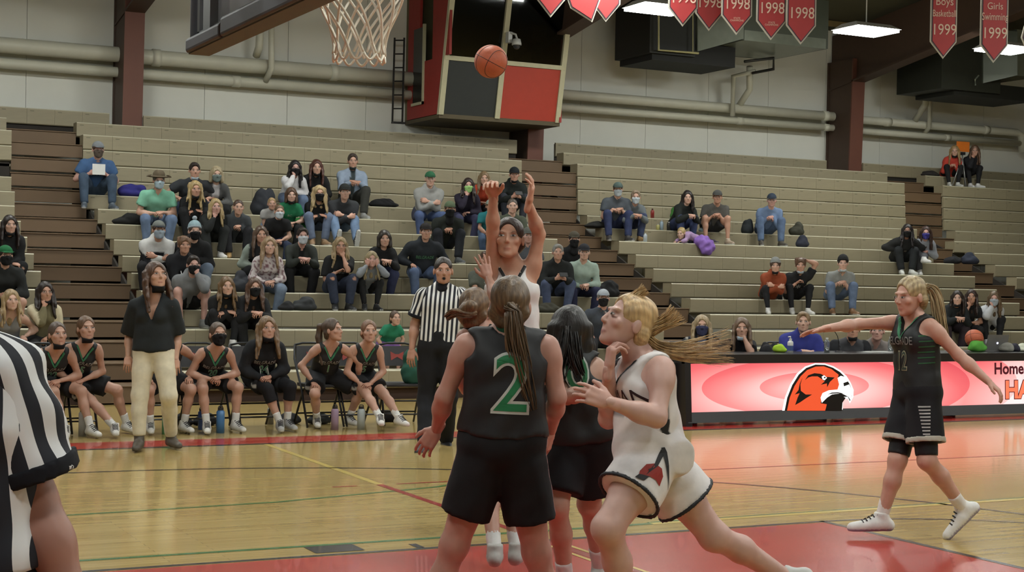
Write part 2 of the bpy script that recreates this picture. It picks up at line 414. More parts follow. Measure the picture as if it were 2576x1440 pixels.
def hat_parts(kind, c1, c2):
    """list of (prims, subs, colour)"""
    if kind == 'cap':
        return [([Ell((0, -.016, .042), (.083, .102, .088), cuts=[((0, 0, .040), V(0, .12, -1))])], [], c1),
                ([Cap((-.03, .085, .052), (.03, .085, .052), .055, sq=(V(0, .25, 1)/1.03, .13), cuts=[((0, .07, 0), V(0, -1, 0))])], [], c2),
                ([Ell((0, -.016, .130), (.008, .008, .005))], [], c2)]
    if kind == 'capback':
        return [([Ell((0, -.016, .042), (.083, .102, .088), cuts=[((0, 0, .035), V(0, -.1, -1))])], [], c1)]
    if kind == 'beanie':
        return [([Ell((0, -.016, .055), (.085, .102, .098), cuts=[((0, 0, .045), V(0, .25, -1)/1.03)])], [], c1),
                ([Ell((0, -.016, .045), (.088, .106, .105), cuts=[((0, 0, .038), V(0, .25, -1)/1.03), ((0, 0, .068), V(0, -.25, 1)/1.03)])], [], c2)]
    if kind == 'pom':
        return hat_parts('beanie', c1, c2)+[([Ell((0, -.02, .175), (.032, .032, .03))], [], c2)]
    if kind == 'cowboy':
        br = [Cap((-.05, 0, .058), (.05, 0, .058), .115, sq=(V(0, 0, 1), .10)),
              Cap((.13, -.05, .075), (.13, .06, .075), .035, sq=(V(.5, 0, 1)/1.118, .25)), Cap((-.13, -.05, .075), (-.13, .06, .075), .035, sq=(V(-.5, 0, 1)/1.118, .25))]
        return [(br+[Ell((0, -.01, .085), (.082, .10, .075), cuts=[((0, 0, .05), V(0, 0, -1))])], [Ell((0, 0, .17), (.02, .09, .03))], c1)]
    if kind == 'hood':
        return [([Ell((0, -.03, .03), (.10, .115, .115)), Cap((0, -.05, -.05), (0, -.05, -.13), .08, .09)], [face_cut(.085, .07, .12, .12)], c1)]
    if kind == 'headband':
        return [([Ell((0, -.016, .034), (.083, .101, .094), cuts=[((0, 0, .052), V(0, .25, -1)/1.03), ((0, 0, .072), V(0, -.25, 1)/1.03)])], [], c1)]
    return []
def mask_prims(kind, fem=False):
    P, S = head_prims(fem); P = P[:11]
    for p in P:
        if isinstance(p, Ell): p.r = tuple(q+.0055 for q in p.r)
        else: p.r1 += .0055; p.r2 += .0055
    if kind == 'mask': pl = [((0, 0, -.014), V(0, -.25, 1)/1.03), ((0, .0, 0), V(0, -1, 0)), ((0, 0, -.118), V(0, 0, -1))]
    elif kind == 'gaiter': pl = [((0, 0, -.01), V(0, -.2, 1)/1.02), ((0, -.045, 0), V(0, -1, 0))]; P.append(Cap((0, -.02, -.08), (0, -.035, -.17), .062, .066))
    else: pl = [((0, .06, -.086), V(0, .35, 1)/1.06), ((0, -.02, 0), V(0, -1, 0)), ((0, 0, -.128), V(0, 0, -1))]; P.append(Cap((0, .034, -.092), (0, .016, -.118), .050, .046))
    return P, pl
# ------------------------------------------------------------------ hands (wrist at 0, fingers along +x, palm faces -z, thumb towards +y)
def hand_mesh(pose, h):
    key = ('hand', pose, round(h, 4))
    if key in HC: return HC[key]
    P = [Cap((-.03, 0, 0), (.02, 0, 0), .026, .028, sq=(V(0, 0, 1), .72)), Cap((.025, -.020, 0), (.078, -.026, 0), .018, .015, sq=(V(0, 0, 1), .78)),
         Cap((.025, .0, 0), (.085, .0, .002), .020, .0155, sq=(V(0, 0, 1), .78)), Cap((.025, .020, 0), (.080, .024, 0), .018, .0155, sq=(V(0, 0, 1), .78))]
    curl = {'relax': (.35, .45, .3), 'open': (.05, .1, .08), 'fist': (1.35, 1.5, .9), 'grip': (.8, .9, .5), 'flop': (.9, .35, .25), 'spread': (.08, .15, .1)}[pose]
    spr = 1.0 if pose in ('spread', 'open') else .45
    if pose == 'fist': spr = .1
    for i, (y, L, r) in enumerate(((-.031, .80, .0078), (-.0105, .97, .0086), (.0105, 1.0, .0088), (.031, .92, .0085))):
        p = V(.082-(.006 if i in (0,) else 0), y, .002); a = 0; dy = (y/.031)*.22*spr
        seg = [.043*L, .027*L, .021*L]
        for j in range(3):
            a += curl[j]*(1.12 if i == 0 else 1.0)*(1 if i else 1)
            d = V(math.cos(a)*math.cos(dy), math.sin(dy)*(1 if j == 0 or spr > .5 else .5), -math.sin(a)); q = p+d*seg[j]
            cp = Cap(p, q, r*(1-.08*j), r*(.94-.09*j)); cp.k = .004; P.append(cp); p = q
    th = {'fist': (V(.035, .034, -.012), V(.062, .030, -.034), V(.070, .008, -.042)), 'grip': (V(.035, .04, -.012), V(.062, .046, -.03), V(.08, .03, -.045))}.get(pose,
         (V(.036, .042, -.008), V(.064, .058, -.016), V(.088, .064, -.020)))
    a0 = V(.012, .018, -.002)
    for a, b, r1, r2 in ((a0, th[0], .016, .0125), (th[0], th[1], .0115, .0105), (th[1], th[2], .0105, .0085)):
        cp = Cap(a, b, r1, r2); cp.k = .006; P.append(cp)
    HC[key] = shape(P, h, .010); return HC[key]
def xf(P, M, t): return P@np.asarray(M).T+np.asarray(t)

def strands(name, chain, n, colA, colB, parent, base, seed=1, spread=1., r=.0035, wob=.01):
    """ponytail built from many thin tapering locks following a chain of (point, radius)"""
    rnd = random.Random(seed); Ps = []; Qs = []; Cs = []; off = 0; m = len(chain); pts = [np.asarray(c[0]) for c in chain]; rad = [c[1] for c in chain]
    K = (m-1)*4+1
    for s_ in range(n):
        a = rnd.uniform(0, 2*PI); q = rnd.random()**.5; ph = rnd.uniform(0, 6); L = K if rnd.random() < .6 else rnd.randint(int(K*.6), K)
        cc = np.array(colA)*(1-(t_ := rnd.random()))+np.array(colB)*t_; line = []
        for i in range(L):
            t = i/4; j = min(int(t), m-2); u = t-j; p0, p1, p2, p3 = pts[max(j-1, 0)], pts[j], pts[j+1], pts[min(j+2, m-1)]
            p = .5*((2*p1)+(-p0+p2)*u+(2*p0-5*p1+4*p2-p3)*u*u+(-p0+3*p1-3*p2+p3)*u**3); tg = nrm(pts[j+1]-pts[j]); rr = rad[j]*(1-u)+rad[j+1]*u
            n1 = nrm(np.cross(tg, V(.3, .2, 1) if abs(tg[2]) < .9 else V(1, 0, 0))); n2 = np.cross(tg, n1)
            line.append((p+(n1*math.cos(a)+n2*math.sin(a))*rr*q*spread+n1*wob*math.sin(ph+i*.5)*rr/.04, tg, n1, n2))
        for i, (p, tg, n1, n2) in enumerate(line):
            w = r*(1-.8*(i/(len(line)-1))**2)*(1.6 if i < 2 else 1.3)
            for k_ in range(4): Ps.append(p+n1*w*1.6*math.cos(k_*PI/2)+n2*w*math.sin(k_*PI/2)); Cs.append(cc)
        for i in range(len(line)-1):
            for k_ in range(4): Qs.append((off+i*4+k_, off+i*4+(k_+1) % 4, off+i*4+4+(k_+1) % 4, off+i*4+4+k_))
        off += 4*len(line)
    return mesh_obj(name, np.array(Ps), np.array(Qs), np.array(Cs), HAIR, parent, base)
# ------------------------------------------------------------------ people
def two_bone(a, t, l1, l2, pole):
    d = t-a; L = np.linalg.norm(d); u = d/max(L, 1e-6)
    if L > .995*(l1+l2): L = .995*(l1+l2); t = a+u*L
    if L < .35*(l1+l2): L = .35*(l1+l2); t = a+u*L
    x = (l1*l1-l2*l2+L*L)/(2*L); h = math.sqrt(max(0, l1*l1-x*x)); pp = nrm(pole-u*(pole@u))
    return a+u*x+pp*h, t
def frame(J):
    up = nrm(J['che']-J['pel']); lf = J['sl']-J['sr']; lf = nrm(lf-up*(lf@up)); return lf, nrm(np.cross(lf, up)), up
def torso(J, s, b, fem, i, gut=0.):
    lf, f, up = frame(J); sp = J['che']-J['pel']; P = []
    hipw = nrm(J['hl']-J['hr'])
    w1 = (.094 if fem else .097)*b
    for sg, sh in ((1, 'sl'), (-1, 'sr')):
        p0 = J['pel']+hipw*sg*.068*s*b-up*.0; p1 = J['pel']+sp*.40+lf*sg*(.044 if fem else .058)*s*b
        p2 = J['pel']+sp*.74+lf*sg*(.056 if fem else .070)*s*b-up*.0; p3 = J[sh]*.62+J['che']*.38-up*.035*s
        P += [Cap(p0, p1, (.104 if fem else .100)*s*b+i, w1*s+i), Cap(p1, p2, w1*s+i, (.096 if fem else .108)*s*b+i), Cap(p2, p3, (.094 if fem else .104)*s*b+i, .062*s+i)]
    P.append(Cap(J['pel']-up*.02*s, J['pel']+sp*.5, .10*s*b+i, .09*s*b+i))
    P.append(Cap(J['che']-up*.03*s, J['che']-up*.12*s, .058*s+i, .085*s+i))
    if gut: P.append(Ell(J['pel']+sp*.34+f*.055*s, (.135*s+gut, .11*s+gut, .15*s), np.stack([lf, f, up], 1)))
    if fem:
        for sg in (1, -1): P.append(Ell(J['pel']+sp*.70+lf*sg*.062*s+f*.070*s, (.054*s+i, .050*s+i, .054*s+i), np.stack([lf, f, up], 1)))
    P.append(Ell(J['pel']-f*.025*s-up*.03*s, (.125*s*b+i, .088*s*b+i, .09*s+i), np.stack([hipw, f, up], 1)))
    return P
def traps(J, s, i):
    lf, f, up = frame(J); n = J['che']+(J['head']-J['che'])*.28
    return [Cap(n, J[k]*.8+J['che']*.2, .045*s+i, .045*s+i) for k in ('sl', 'sr')]
def neck(J, s, fem):
    hz = nrm(J['head']-J['che'])
    return [Cap(J['che']-hz*.02, J['head']-J['hU']*.055*s-J['face']*.022*s, (.050 if fem else .060)*s, (.047 if fem else .056)*s)]
def arm(J, S, s, b, i, fr=1., fem=False, flare=0.):
    sh, e, w = J['s'+S], J['e'+S], J['w'+S]; m = .92 if fem else 1.05
    P = [Cap(sh, sh+(e-sh)*.25, .053*s*m*b+i, .051*s*m*b+i)]
    if fr < .99:
        d = nrm(e-sh); c = sh+(e-sh)*fr
        P = [Cap(sh, c+d*.03, .055*s*m*b+i, .050*s*m*b+i+flare, cuts=[(c, d)])]; return P
    P += [Cap(sh+(e-sh)*.2, e, .049*s*m*b+i, .038*s*m+i), Cap(e, e+(w-e)*.35, .038*s*m+i, .041*s*m+i*.9), Cap(e+(w-e)*.3, w, .040*s*m+i*.9, .026*s*m+i*.7)]
    return P
def leg(J, S, s, b, i, fem, part='all', fr=1., flare=0., taper=0.):
    h, k, a = J['h'+S], J['k'+S], J['a'+S]; m = 1.02 if fem else 1.
    back = nrm(np.cross(np.cross(k-h, a-k), k-a)) if np.linalg.norm(np.cross(k-h, a-k)) > 1e-3 else -J['f']
    if back@(h-a) < 0 and np.linalg.norm(np.cross(nrm(k-h), nrm(a-k))) > .3: back = -back
    P = []
    if part in ('all', 'thigh'):
        if fr < .99:
            d = nrm(k-h); c = h+(k-h)*fr
            P.append(Cap(h+(k-h)*.05, c+d*.05, .094*s*m*b+i, (.094-.030*fr)*s*m*b+i+flare, cuts=[(c, d)]))
        else: P += [Cap(h, h+(k-h)*.45, .090*s*m*b+i, .076*s*m*b+i), Cap(h+(k-h)*.45, k, .076*s*m*b+i, .055*s*m+i)]
    if part == 'all':
        P.append(Ell(k, (.055*s+i,)*3))
        P += [Cap(k, k+(a-k)*.35+back*.014*s, .052*s*m+i, .053*s*m+i+taper*.4), Cap(k+(a-k)*.35+back*.012*s, a, .052*s*m+i+taper*.4, .034*s*m+i+taper)]
    return P
def foot_frame(J, S):
    d = nrm(J['t'+S]-J['a'+S]*V(1, 1, 0)-J['t'+S]*V(0, 0, 0)) if False else None
    a, t = J['a'+S], J['t'+S]; z = nrm(a-t); return a, t
def shoe_parts(J, S, s, c1, c2, h):
    a, t = J['a'+S], J['t'+S]           # ankle joint, toe tip (ground side)
    fd = t-a; sole_n = J.get('n'+S)
    if sole_n is None:
        sole_n = V(0, 0, 1)
    sole_n = nrm(sole_n); fw = nrm(fd-sole_n*(fd@sole_n)); sd = np.cross(fw, sole_n)
    heel = a-fw*.050*s-sole_n*.055*s; toe = heel+fw*.245*s
    up = [Cap(heel+sole_n*.012, heel+fw*.10*s+sole_n*.022*s, .042*s, .046*s), Cap(heel+fw*.09*s+sole_n*.016*s, toe-sole_n*.002*s, .047*s, .038*s, sq=(sole_n, .95)),
          Cap(heel+fw*.035*s+sole_n*.04*s, a+sole_n*.03*s, .047*s, .048*s)]
    low = [(heel-sole_n*.026*s, -sole_n)]
    P, Q = shape(up, h, .02, planes=low+[(a+sole_n*.045*s, sole_n)])
    c = np.tile(np.array(c1), (len(P), 1)); zz = (P-(heel-sole_n*.026*s))@sole_n; c[zz < .018*s] = c2
    return P, Q, c
def decal(name, target, base, c, n, up, size, txt, cc, m=CLOTH, parent=None, offset=0., lift=.003, scx=1., cell=.025, polys=None):
    """flat print laid on a cloth surface; txt is text, or polys = list of 2-D outlines"""
    n = nrm(n); up = nrm(up-n*(up@n)); rt = np.cross(up, n)
    if polys is None: me = text_mesh(txt, size, offset)
    else:
        me = bpy.data.meshes.new('d'); vs = []; fs = []
        for p in polys: fs.append(tuple(range(len(vs), len(vs)+len(p)))); vs += [(x*size, y*size, 0) for x, y in p]
        me.from_pydata(vs, [], fs)
    bm = bmesh.new(); bm.from_mesh(me); bpy.data.meshes.remove(me); bmesh.ops.triangulate(bm, faces=bm.faces[:])
    if not bm.verts: return
    for a in (0, 1):
        lo = min(v.co[a] for v in bm.verts); hi = max(v.co[a] for v in bm.verts); q = lo+cell
        while q < hi:
            co_ = [0, 0, 0]; co_[a] = q; no_ = [0, 0, 0]; no_[a] = 1
            bmesh.ops.bisect_plane(bm, geom=bm.verts[:]+bm.edges[:]+bm.faces[:], plane_co=co_, plane_no=no_); q += cell
    tm = target.data; bvh = target.get('_bvh')
    key = target.name
    if key not in BV: BV[key] = BVHTree.FromPolygons([v.co[:] for v in tm.vertices], [p.vertices[:] for p in tm.polygons])
    bvh = BV[key]; kill = []
    for v in bm.verts:
        o = (c-base)+rt*v.co.x*scx+up*v.co.y+n*.3
        hit, hn, _, _ = bvh.ray_cast(Vector(o), Vector(-n), .6)
        if hit is None: kill.append(v); v.co = Vector(o-n*.3)
        else: v.co = hit+Vector(n)*lift
    bmesh.ops.delete(bm, geom=kill, context='VERTS')
    me = bpy.data.meshes.new(name); bm.to_mesh(me); bm.free()
    k = len(me.vertices)
    a = me.attributes.new('Col', 'FLOAT_COLOR', 'POINT'); a.data.foreach_set('color', np.tile([*alb(lin(cc)), 1], (max(k, 0), 1)).ravel())
    me.materials.append(m); o = bpy.data.objects.new(name, me); C.objects.link(o); o.parent = parent
    return o
BV = {}
def person(label, J, o):
    g = o.get; s = g('s', 1.); b = g('b', 1.); fem = g('fem', False); h = g('h', .024)
    skin = np.array(lin(g('skin', (205, 160, 138)))); J['face'] = nrm(J['face'])
    hx = nrm(np.cross(J['face'], J.get('hup', V(0, 0, 1)))); hU = np.cross(hx, J['face']); J['hU'] = hU
    lf, f, up = frame(J); J['f'] = f
    base = V(J['pel'][0], J['pel'][1], g('floor', min(J['al'][2], J['ar'][2])-.08))
    e = empty('person', tuple(base), label, 'person', g('group'))
    # body: one continuous figure
    P = torso(J, s, b, fem, -.004 if not g('bare') else 0)+traps(J, s, -.004)+neck(J, s, fem)
    for S in 'lr': P += arm(J, S, s, b if b < 1.1 else 1.08, 0, fem=fem)+leg(J, S, s, b, 0, fem)
    body = shape(P, h*1.2 if h > .016 else h*1.12, .030)
    hs = g('hs', s**.5)*1.13; Mh = np.stack([hx, J['face'], hU], 1)*hs
    hh = g('hh', max(.0052, h*.42))
    parts = [(*body, skin)]
    hm = head_mesh(skin, fem, hh, brow=lin(g('haircol', (70, 50, 40))), lipc=g('lip'))
    parts += [(xf(p, Mh, J['head']), q, c) for p, q, c in hm]
    for S in 'lr':
        d, n = g('hand'+S, (None, None)); w = J['w'+S]
        if d is None: d = nrm(w-J['e'+S])
        if n is None: n = nrm(np.cross(np.cross(d, V(0, 0, 1)), d)+1e-3*f)
        x = nrm(d); z = nrm(n-x*(n@x)); y = np.cross(z, x)
        p, q = hand_mesh(g('hp'+S, 'grip'), g('hdh', .0085 if h > .016 else (.0065 if h > .012 else .0048)))
        sg = 1 if S == 'r' else -1
        M = np.stack([x, y*sg, z], 1)*g('hsc', s*(.93 if fem else 1.02))
        parts.append((xf(p, M, w), q if sg == 1 else q[:, ::-1], skin*np.array([1, .93, .91])))
    P_, Q_, C_ = join(parts)
    mesh_obj('body', P_, Q_, C_, SKIN, e, base)
    # top
    tk, tc, *tx = g('top'); tc_ = lin(tc); cm = JERS if tk in ('tank',) else CLOTH
    inf = {'tank': .013, 'tee': .014, 'long': .014, 'hoodie': .024, 'jacket': .024, 'ref': .014}[tk]+g('tinf', 0)
    T = torso(J, s, b, fem, inf, g('gut', 0)); subs = []; planes = []
    hem = J['pel']-up*g('hem', .05)*s
    for q_ in T: q_.cuts = list(q_.cuts)+[(hem, -up)]
    nk = J['che']+(J['head']-J['che'])*.30
    if tk != 'tank': T += traps(J, s, inf*.8)
    if tk == 'tank':
        for S in 'lr':
            sh = J['s'+S]; out = lf if S == 'l' else -lf; T.append(Cap(J['che']-up*.02, sh*.72+J['che']*.28, .05*s+inf, .040*s+inf))
            d = nrm(J['e'+S]-sh); c0 = sh+out*.025*s
            subs.append(Cap(c0-f*.2, c0+f*.2, .062*s)); subs.append(Cap(c0+d*.02-up*.0, c0+d*.15, .062*s, .068*s)); subs[-1].k = .012; subs[-2].k = .012
        subs.append(Wedge(J['che']-up*g('vdep', .115)*s, lf, f, up, 1.75))
        subs.append(Cap(J['che']+up*.06*s-f*.03, J['che']+up*.2*s-f*.03, .064*s)); 
    elif tk in ('tee', 'ref'):
        for S in 'lr':
            if tk == 'tee': T += arm(J, S, s, b, inf+.004, g('slv', .62), fem, flare=g('slf', .012))
        subs.append(Cap(nk+up*.02, nk+up*.2, .058*s))
        if g('vneck'): subs.append(Wedge(J['che']-up*g('vneck')*s, lf, f, up, g('vsl', 3.2)))
    else:
        for S in 'lr':
            A = arm(J, S, s, b, inf*.8); d = nrm(J['w'+S]-J['e'+S]); A[-1].cuts = [(J['w'+S]-d*g('cuff', .01), d)]; T += A
        if tk == 'hoodie': T += [Cap(nk-f*.055*s+lf*.05*s, nk-f*.055*s-lf*.05*s, .05*s), Cap(nk-f*.04+lf*.065*s-up*.02, nk+f*.05*s+lf*.035*s-up*.045*s, .03*s, .024*s), Cap(nk-f*.04-lf*.065*s-up*.02, nk+f*.05*s-lf*.035*s-up*.045*s, .03*s, .024*s)]
        if tk == 'jacket': T += [Cap(nk-f*.03, nk+f*.0-up*.02, .066*s)]
        subs.append(Cap(nk+up*.03+f*.02, nk+up*.2+f*.03, .052*s))
    p, q = shape(T, g('ch', .027 if h > .02 else (h*.95 if tk == 'tank' and h > .011 else h*1.2)), .032, subs=subs, planes=planes, wrinkle=g('wr', .0035))
    c = np.tile(tc_, (len(p), 1)); st = None
    rel = p-J['pel']; L_ = rel@lf; U_ = rel@up; F_ = rel@f
    for t in tx:
        if t[0] == 'yoke': c[(U_ > t[2]*s)] = lin(t[1])
        if t[0] == 'sleeve':
            for S in 'lr':
                dd = Cap(J['s'+S], J['e'+S], .0).d(*p.T); dw = Cap(J['e'+S], J['w'+S], .0).d(*p.T)
                m = (np.minimum(dd, dw) < .085) & ((np.abs(L_) > .155*s) | (dw < .07)); c[m] = lin(t[1])
        if t[0] == 'open': c[(np.abs(L_) < t[2]) & (F_ > .02)] = lin(t[1])
        if t[0] == 'pattern': c[(np.sin(60*L_+20*np.sin(30*U_))*np.sin(50*U_+9*F_)) > .3] = lin(t[1])
        if t[0] == 'bands': c[np.sin(U_*2*PI/t[2]) > .0] = lin(t[1])
        if t[0] == 'trim':
            for cp in subs:
                m = np.abs(cp.d(*p.T)) < t[2]; c[m & (F_ > -9)] = lin(t[1])
        if t[0] == 'side': c[(np.abs(np.abs(L_)-0)>.10*s) & (np.abs(F_) < .022) & (U_ < .34*s)] = lin(t[1])
    m_ = cm
    if tk == 'ref':
        st = L_; m_ = stripe_mat('referee_stripes_%d' % int(h*10000+g('pitch', .056)*1000), g('pitch', .056), g('poff', 0.))
        bkc = lin((28, 29, 36))
        for S, sg in (('l', 1), ('r', -1)):
            a0, e0 = J['s'+S], J['e'+S]; ad = nrm(e0-a0); ps, qs = shape(arm(J, S, s, b, inf+.006, g('slv', .62), fem, flare=g('slf', .012))+[Ell(a0, (.057*s+inf,)*3)], h, .02, wrinkle=g('wr', .004))
            r0 = ps-a0; n1 = nrm(f-ad*(f@ad)); n2 = np.cross(ad, n1); ang = np.arctan2(r0@n2, r0@n1); ang = np.where(ang > PI*.5, ang-2*PI, ang) if sg > 0 else np.where(ang < -PI*.5, ang+2*PI, ang)
            mesh_obj('sleeve', ps, qs, tc_, m_, e, base, ang*.074*s)
            c0 = a0+(e0-a0)*g('slv', .62); rr = arm(J, S, s, b, inf+.006, g('slv', .62), fem, flare=g('slf', .012))[-1].r2
            ps, qs = shape([Cap(c0-ad*.05, c0+ad*.05, rr+.008, rr+.006, cuts=[(c0+ad*.010, ad), (c0-ad*.024, -ad)])], h*.7, .01); mesh_obj('cuff', ps, qs, bkc, CLOTH, e, base)
        ps, qs = shape([Cap(nk-up*.035*s, nk+up*.01*s, .075*s, .062*s)], h*.8, .01); mesh_obj('collar', ps, qs, bkc, CLOTH, e, base)
    topo = mesh_obj({'tank': 'jersey', 'tee': 'shirt', 'ref': 'striped_shirt', 'long': 'shirt', 'hoodie': 'sweatshirt', 'jacket': 'jacket'}[tk], p, q, c, m_, e, base, st)
    for t in tx:
        if t[0] == 'vtrim':
            w_ = t[2]*2.1; c_ = J['che']-up*g('vdep', .115)*s
            for sg in (1, -1): decal('neck_trim', topo, base, c_, f, up, 1., None, t[1], JERS, e, polys=[[(0, -.002), (sg*.072, .126-.002), (sg*(.072+w_*.55), .126-w_*.3), (0, -w_)]], lift=.0055, cell=.012)
    # bottom
    bk, bc, *bx = g('bot'); i = {'shorts': .02, 'pants': .013, 'jeans': .010, 'leggings': .007, 'dress': .02}[bk]
    hipw = nrm(J['hl']-J['hr'])
    B = [Cap(J['pel']-hipw*.068*s*b, J['pel']+hipw*.068*s*b, .104*s*b+i), Cap(J['pel']+up*.0, J['pel']+up*.12*s, .10*s*b+i, .098*s*b+i),
         Cap(J['pel']-hipw*.05*s+up*.10*s, J['pel']+hipw*.05*s+up*.10*s, (.100 if fem else .102)*s*b+i*.6),
         Ell(J['pel']-f*.025*s-up*.03*s, (.125*s*b+i, .088*s*b+i, .09*s+i), np.stack([hipw, f, up], 1))]
    if g('wfill'): B.append(Cap(J['pel']-f*.02*s, J['pel']+up*.17*s-f*.012*s, .112*s+i, g('wfill')))
    fr = g('sfr', .66)
    wtop = J['pel']+up*g('wst', .13)*s
    for q_ in B: q_.cuts = [(wtop, up)]
    for S in 'lr':
        if bk == 'shorts':
            A = leg(J, S, s, b, i, fem, 'thigh', fr, g('flare', .022)); A[0].k = .012; B += A
        elif bk in ('pants', 'jeans'):
            hh_, kk_, aa_ = J['h'+S], J['k'+S], J['a'+S]; d = nrm(aa_-kk_); tp = g('taper', .014 if bk == 'pants' else .010)
            A = leg(J, S, s, b, i*.7, fem, 'all', 1., 0, 0); A[-1].cuts = [(aa_-d*(g('ahem', .02)+.02), d)]; B += A
            B += [Cap(hh_, kk_, .088*s*b+i, .058*s+i+tp*.4), Cap(kk_, aa_, .058*s+i+tp*.4, .040*s+i+tp, cuts=[(aa_-d*g('ahem', .02), d)])]
        else:
            A = leg(J, S, s, b, i, fem, 'all', 1., 0, g('taper', .014) if bk == 'pants' else (.010 if bk == 'jeans' else 0)); d = nrm(J['a'+S]-J['k'+S]); A[-1].cuts = [(J['a'+S]-d*g('ahem', .02), d)]; B += A
    wtop = J['pel']+up*g('wst', .13)*s
    p, q = shape(B, g('ch', .027 if h > .02 else h*1.25), .03, wrinkle=g('bwr', .0025) if bk != 'leggings' else .001)
    c = np.tile(lin(bc), (len(p), 1)); rel = p-J['pel']; L_ = rel@lf; U_ = rel@up; F_ = rel@f
    for t in bx:
        if t[0] == 'waist': c[(rel@up) > (g('wst', .13)-t[2])*s] = lin(t[1])
        if t[0] == 'side':
            for S, sg in (('l', 1), ('r', -1)):
                a0 = J['h'+S]; d = nrm(J['k'+S]-a0); r0 = p-a0; n1 = nrm(sg*hipw-d*(sg*hipw@d)); n2 = np.cross(d, n1)
                c[(r0@n1 > .05*s) & (np.abs(r0@n2) < t[2]) & (r0@d > t[3] if len(t) > 3 else r0@d > -.2)] = lin(t[1])
        if t[0] == 'rip':
            for S in 'lr':
                dk = Ell(J['k'+S]+f*.055*s+V(0, 0, .02), (.04,)*3).d(*p.T); c[(dk < 0)] = skin
    boto = mesh_obj({'shorts': 'shorts', 'pants': 'trousers', 'jeans': 'jeans', 'leggings': 'leggings', 'dress': 'skirt'}[bk], p, q, c, DENIM if bk == 'jeans' else CLOTH, e, base)
    for t in bx:
        if t[0] == 'hemtrim':
            for S in 'lr':
                h0, k0 = J['h'+S], J['k'+S]; d = nrm(k0-h0); c0 = h0+(k0-h0)*fr; r_ = leg(J, S, s, b, i, fem, 'thigh', fr, g('flare', .022))[0]
                Lc = np.linalg.norm(r_.b-r_.a); rr = r_.r1+(r_.r2-r_.r1)*min(1, (c0-r_.a)@d/Lc)
                p, q = shape([Cap(c0-d*.2, c0+d*.05, rr+.004, rr+.004, cuts=[(c0+d*.006, d), (c0-d*t[2], -d)])], max(.008, h*.6), .01, subs=[Cap(c0-d*.2, c0+d*.2, rr-.010, rr-.010)]); mesh_obj('hem_band', p, q, lin(t[1]), JERS, e, base)
    # shoes and socks
    if not g('nofeet'):
        sc_ = g('shoe', (210, 210, 205)); so = g('sole', (225, 225, 222)); hs_ = max(.0115, h*.72)
        for S in 'lr':
            P1, Q1, c1 = shoe_parts(J, S, s, lin(sc_), lin(so), hs_)
            so_ = mesh_obj('shoe', P1, Q1, c1, SHOE, e, base)
            if g('sock'):
                a = J['a'+S]; d = nrm(J['k'+S]-a); top_ = a+d*g('sockh', .12)
                ps, qs = shape([Cap(a-d*.02, top_+d*.02, .040*s, .046*s, cuts=[(top_, d)])], hs_, .01)
                mesh_obj('sock', ps, qs, lin(g('sock')), CLOTH, e, base)
    if g('sleeve_knee'):
        for S in 'lr':
            k = J['k'+S]; d1 = nrm(J['h'+S]-k); d2 = nrm(J['a'+S]-k)
            ps, qs = shape([Cap(k+d1*.13, k, .086*s, .074*s, cuts=[(k+d1*.12, d1)]), Cap(k, k+d2*.15, .074*s, .070*s, cuts=[(k+d2*.14, d2)])], h*.7, .015)
            mesh_obj('knee_sleeve', ps, qs, lin(g('sleeve_knee')), CLOTH, e, base)
    # hair, hat, mask
    def headpart(name, prims, subs, cc, m, res, k=.014, planes=(), wr=0.):
        key = (name, repr([(type(x).__name__, getattr(x, 'a', getattr(x, 'c', 0)).round(4).tolist(), getattr(x, 'r1', getattr(x, 'r', 0))) for x in prims]), round(res, 4))
        if key not in HC: HC[key] = shape(prims, res, k, subs=subs, planes=planes, wrinkle=wr)
        p, q = HC[key]
        if len(q) == 0: return
        return mesh_obj(name, xf(p, Mh, J['head']), q, cc, m, e, base)
    hr = max(.0062, h*.46) if h < .016 else h*.50
    if g('hair'):
        hp, hsb = hair_prims(g('hair'), fem, g('seed', 0)); hc = lin(g('haircol', (70, 50, 40)))
        if g('hat') and g('hat')[0] != 'headband': hsb = hsb+[Cap((0, -.02, .16), (0, -.021, .165), .125)]
        key = ('hairm', g('hair'), fem, g('seed', 0), bool(g('hat')), round(hr, 4))
        if key not in HC: HC[key] = shape(hp, hr*1.15, .016, subs=hsb, wrinkle=.0025)
        p, q = HC[key]; a_ = np.arctan2(p[:, 0], p[:, 2]+.06) if g('hair') in ('tight', 'pony', 'ponyhi', 'bun', 'short', 'buzz') else np.arctan2(p[:, 0], p[:, 1]+.02); n_ = np.sin(a_*34)*.45
        hl = np.array(lin(g('hair2', g('haircol', (70, 50, 40)))))
        w_ = np.clip(.5+.6*n_, 0, 1)[:, None]; c = (hl*w_+np.array(hc)*(1-w_))*(1+.10*n_[:, None])
        mesh_obj('hair', xf(p, Mh, J['head']), q, c, HAIR, e, base)
    if g('ponychain'):
        pc = g('ponychain'); pc = pc if isinstance(pc[0][0], (list, tuple)) else [pc]
        for j_, ch in enumerate(pc):
            strands('ponytail', ch, g('nst', 70), lin(g('haircol')), lin(g('hair2', g('haircol'))), e, base, seed=j_+1, r=g('rst', .0045))
    if g('hat'):
        k_, c1, c2 = g('hat')if isinstance(g('hat'), tuple) else (g('hat'), g('hatc', (40, 40, 45)), g('hatc2', g('hatc', (40, 40, 45))))
        for j, (pp, sb, cc) in enumerate(hat_parts(k_, c1, c2)):
            headpart({'cap': ('cap', 'cap_peak', 'cap_button'), 'capback': ('cap',), 'beanie': ('beanie', 'beanie_cuff'), 'pom': ('beanie', 'beanie_cuff', 'pompom'), 'cowboy': ('cowboy_hat',), 'hood': ('hood',), 'headband': ('headband',)}[k_][j], pp, sb, lin(cc), CLOTH, hr*1.0)
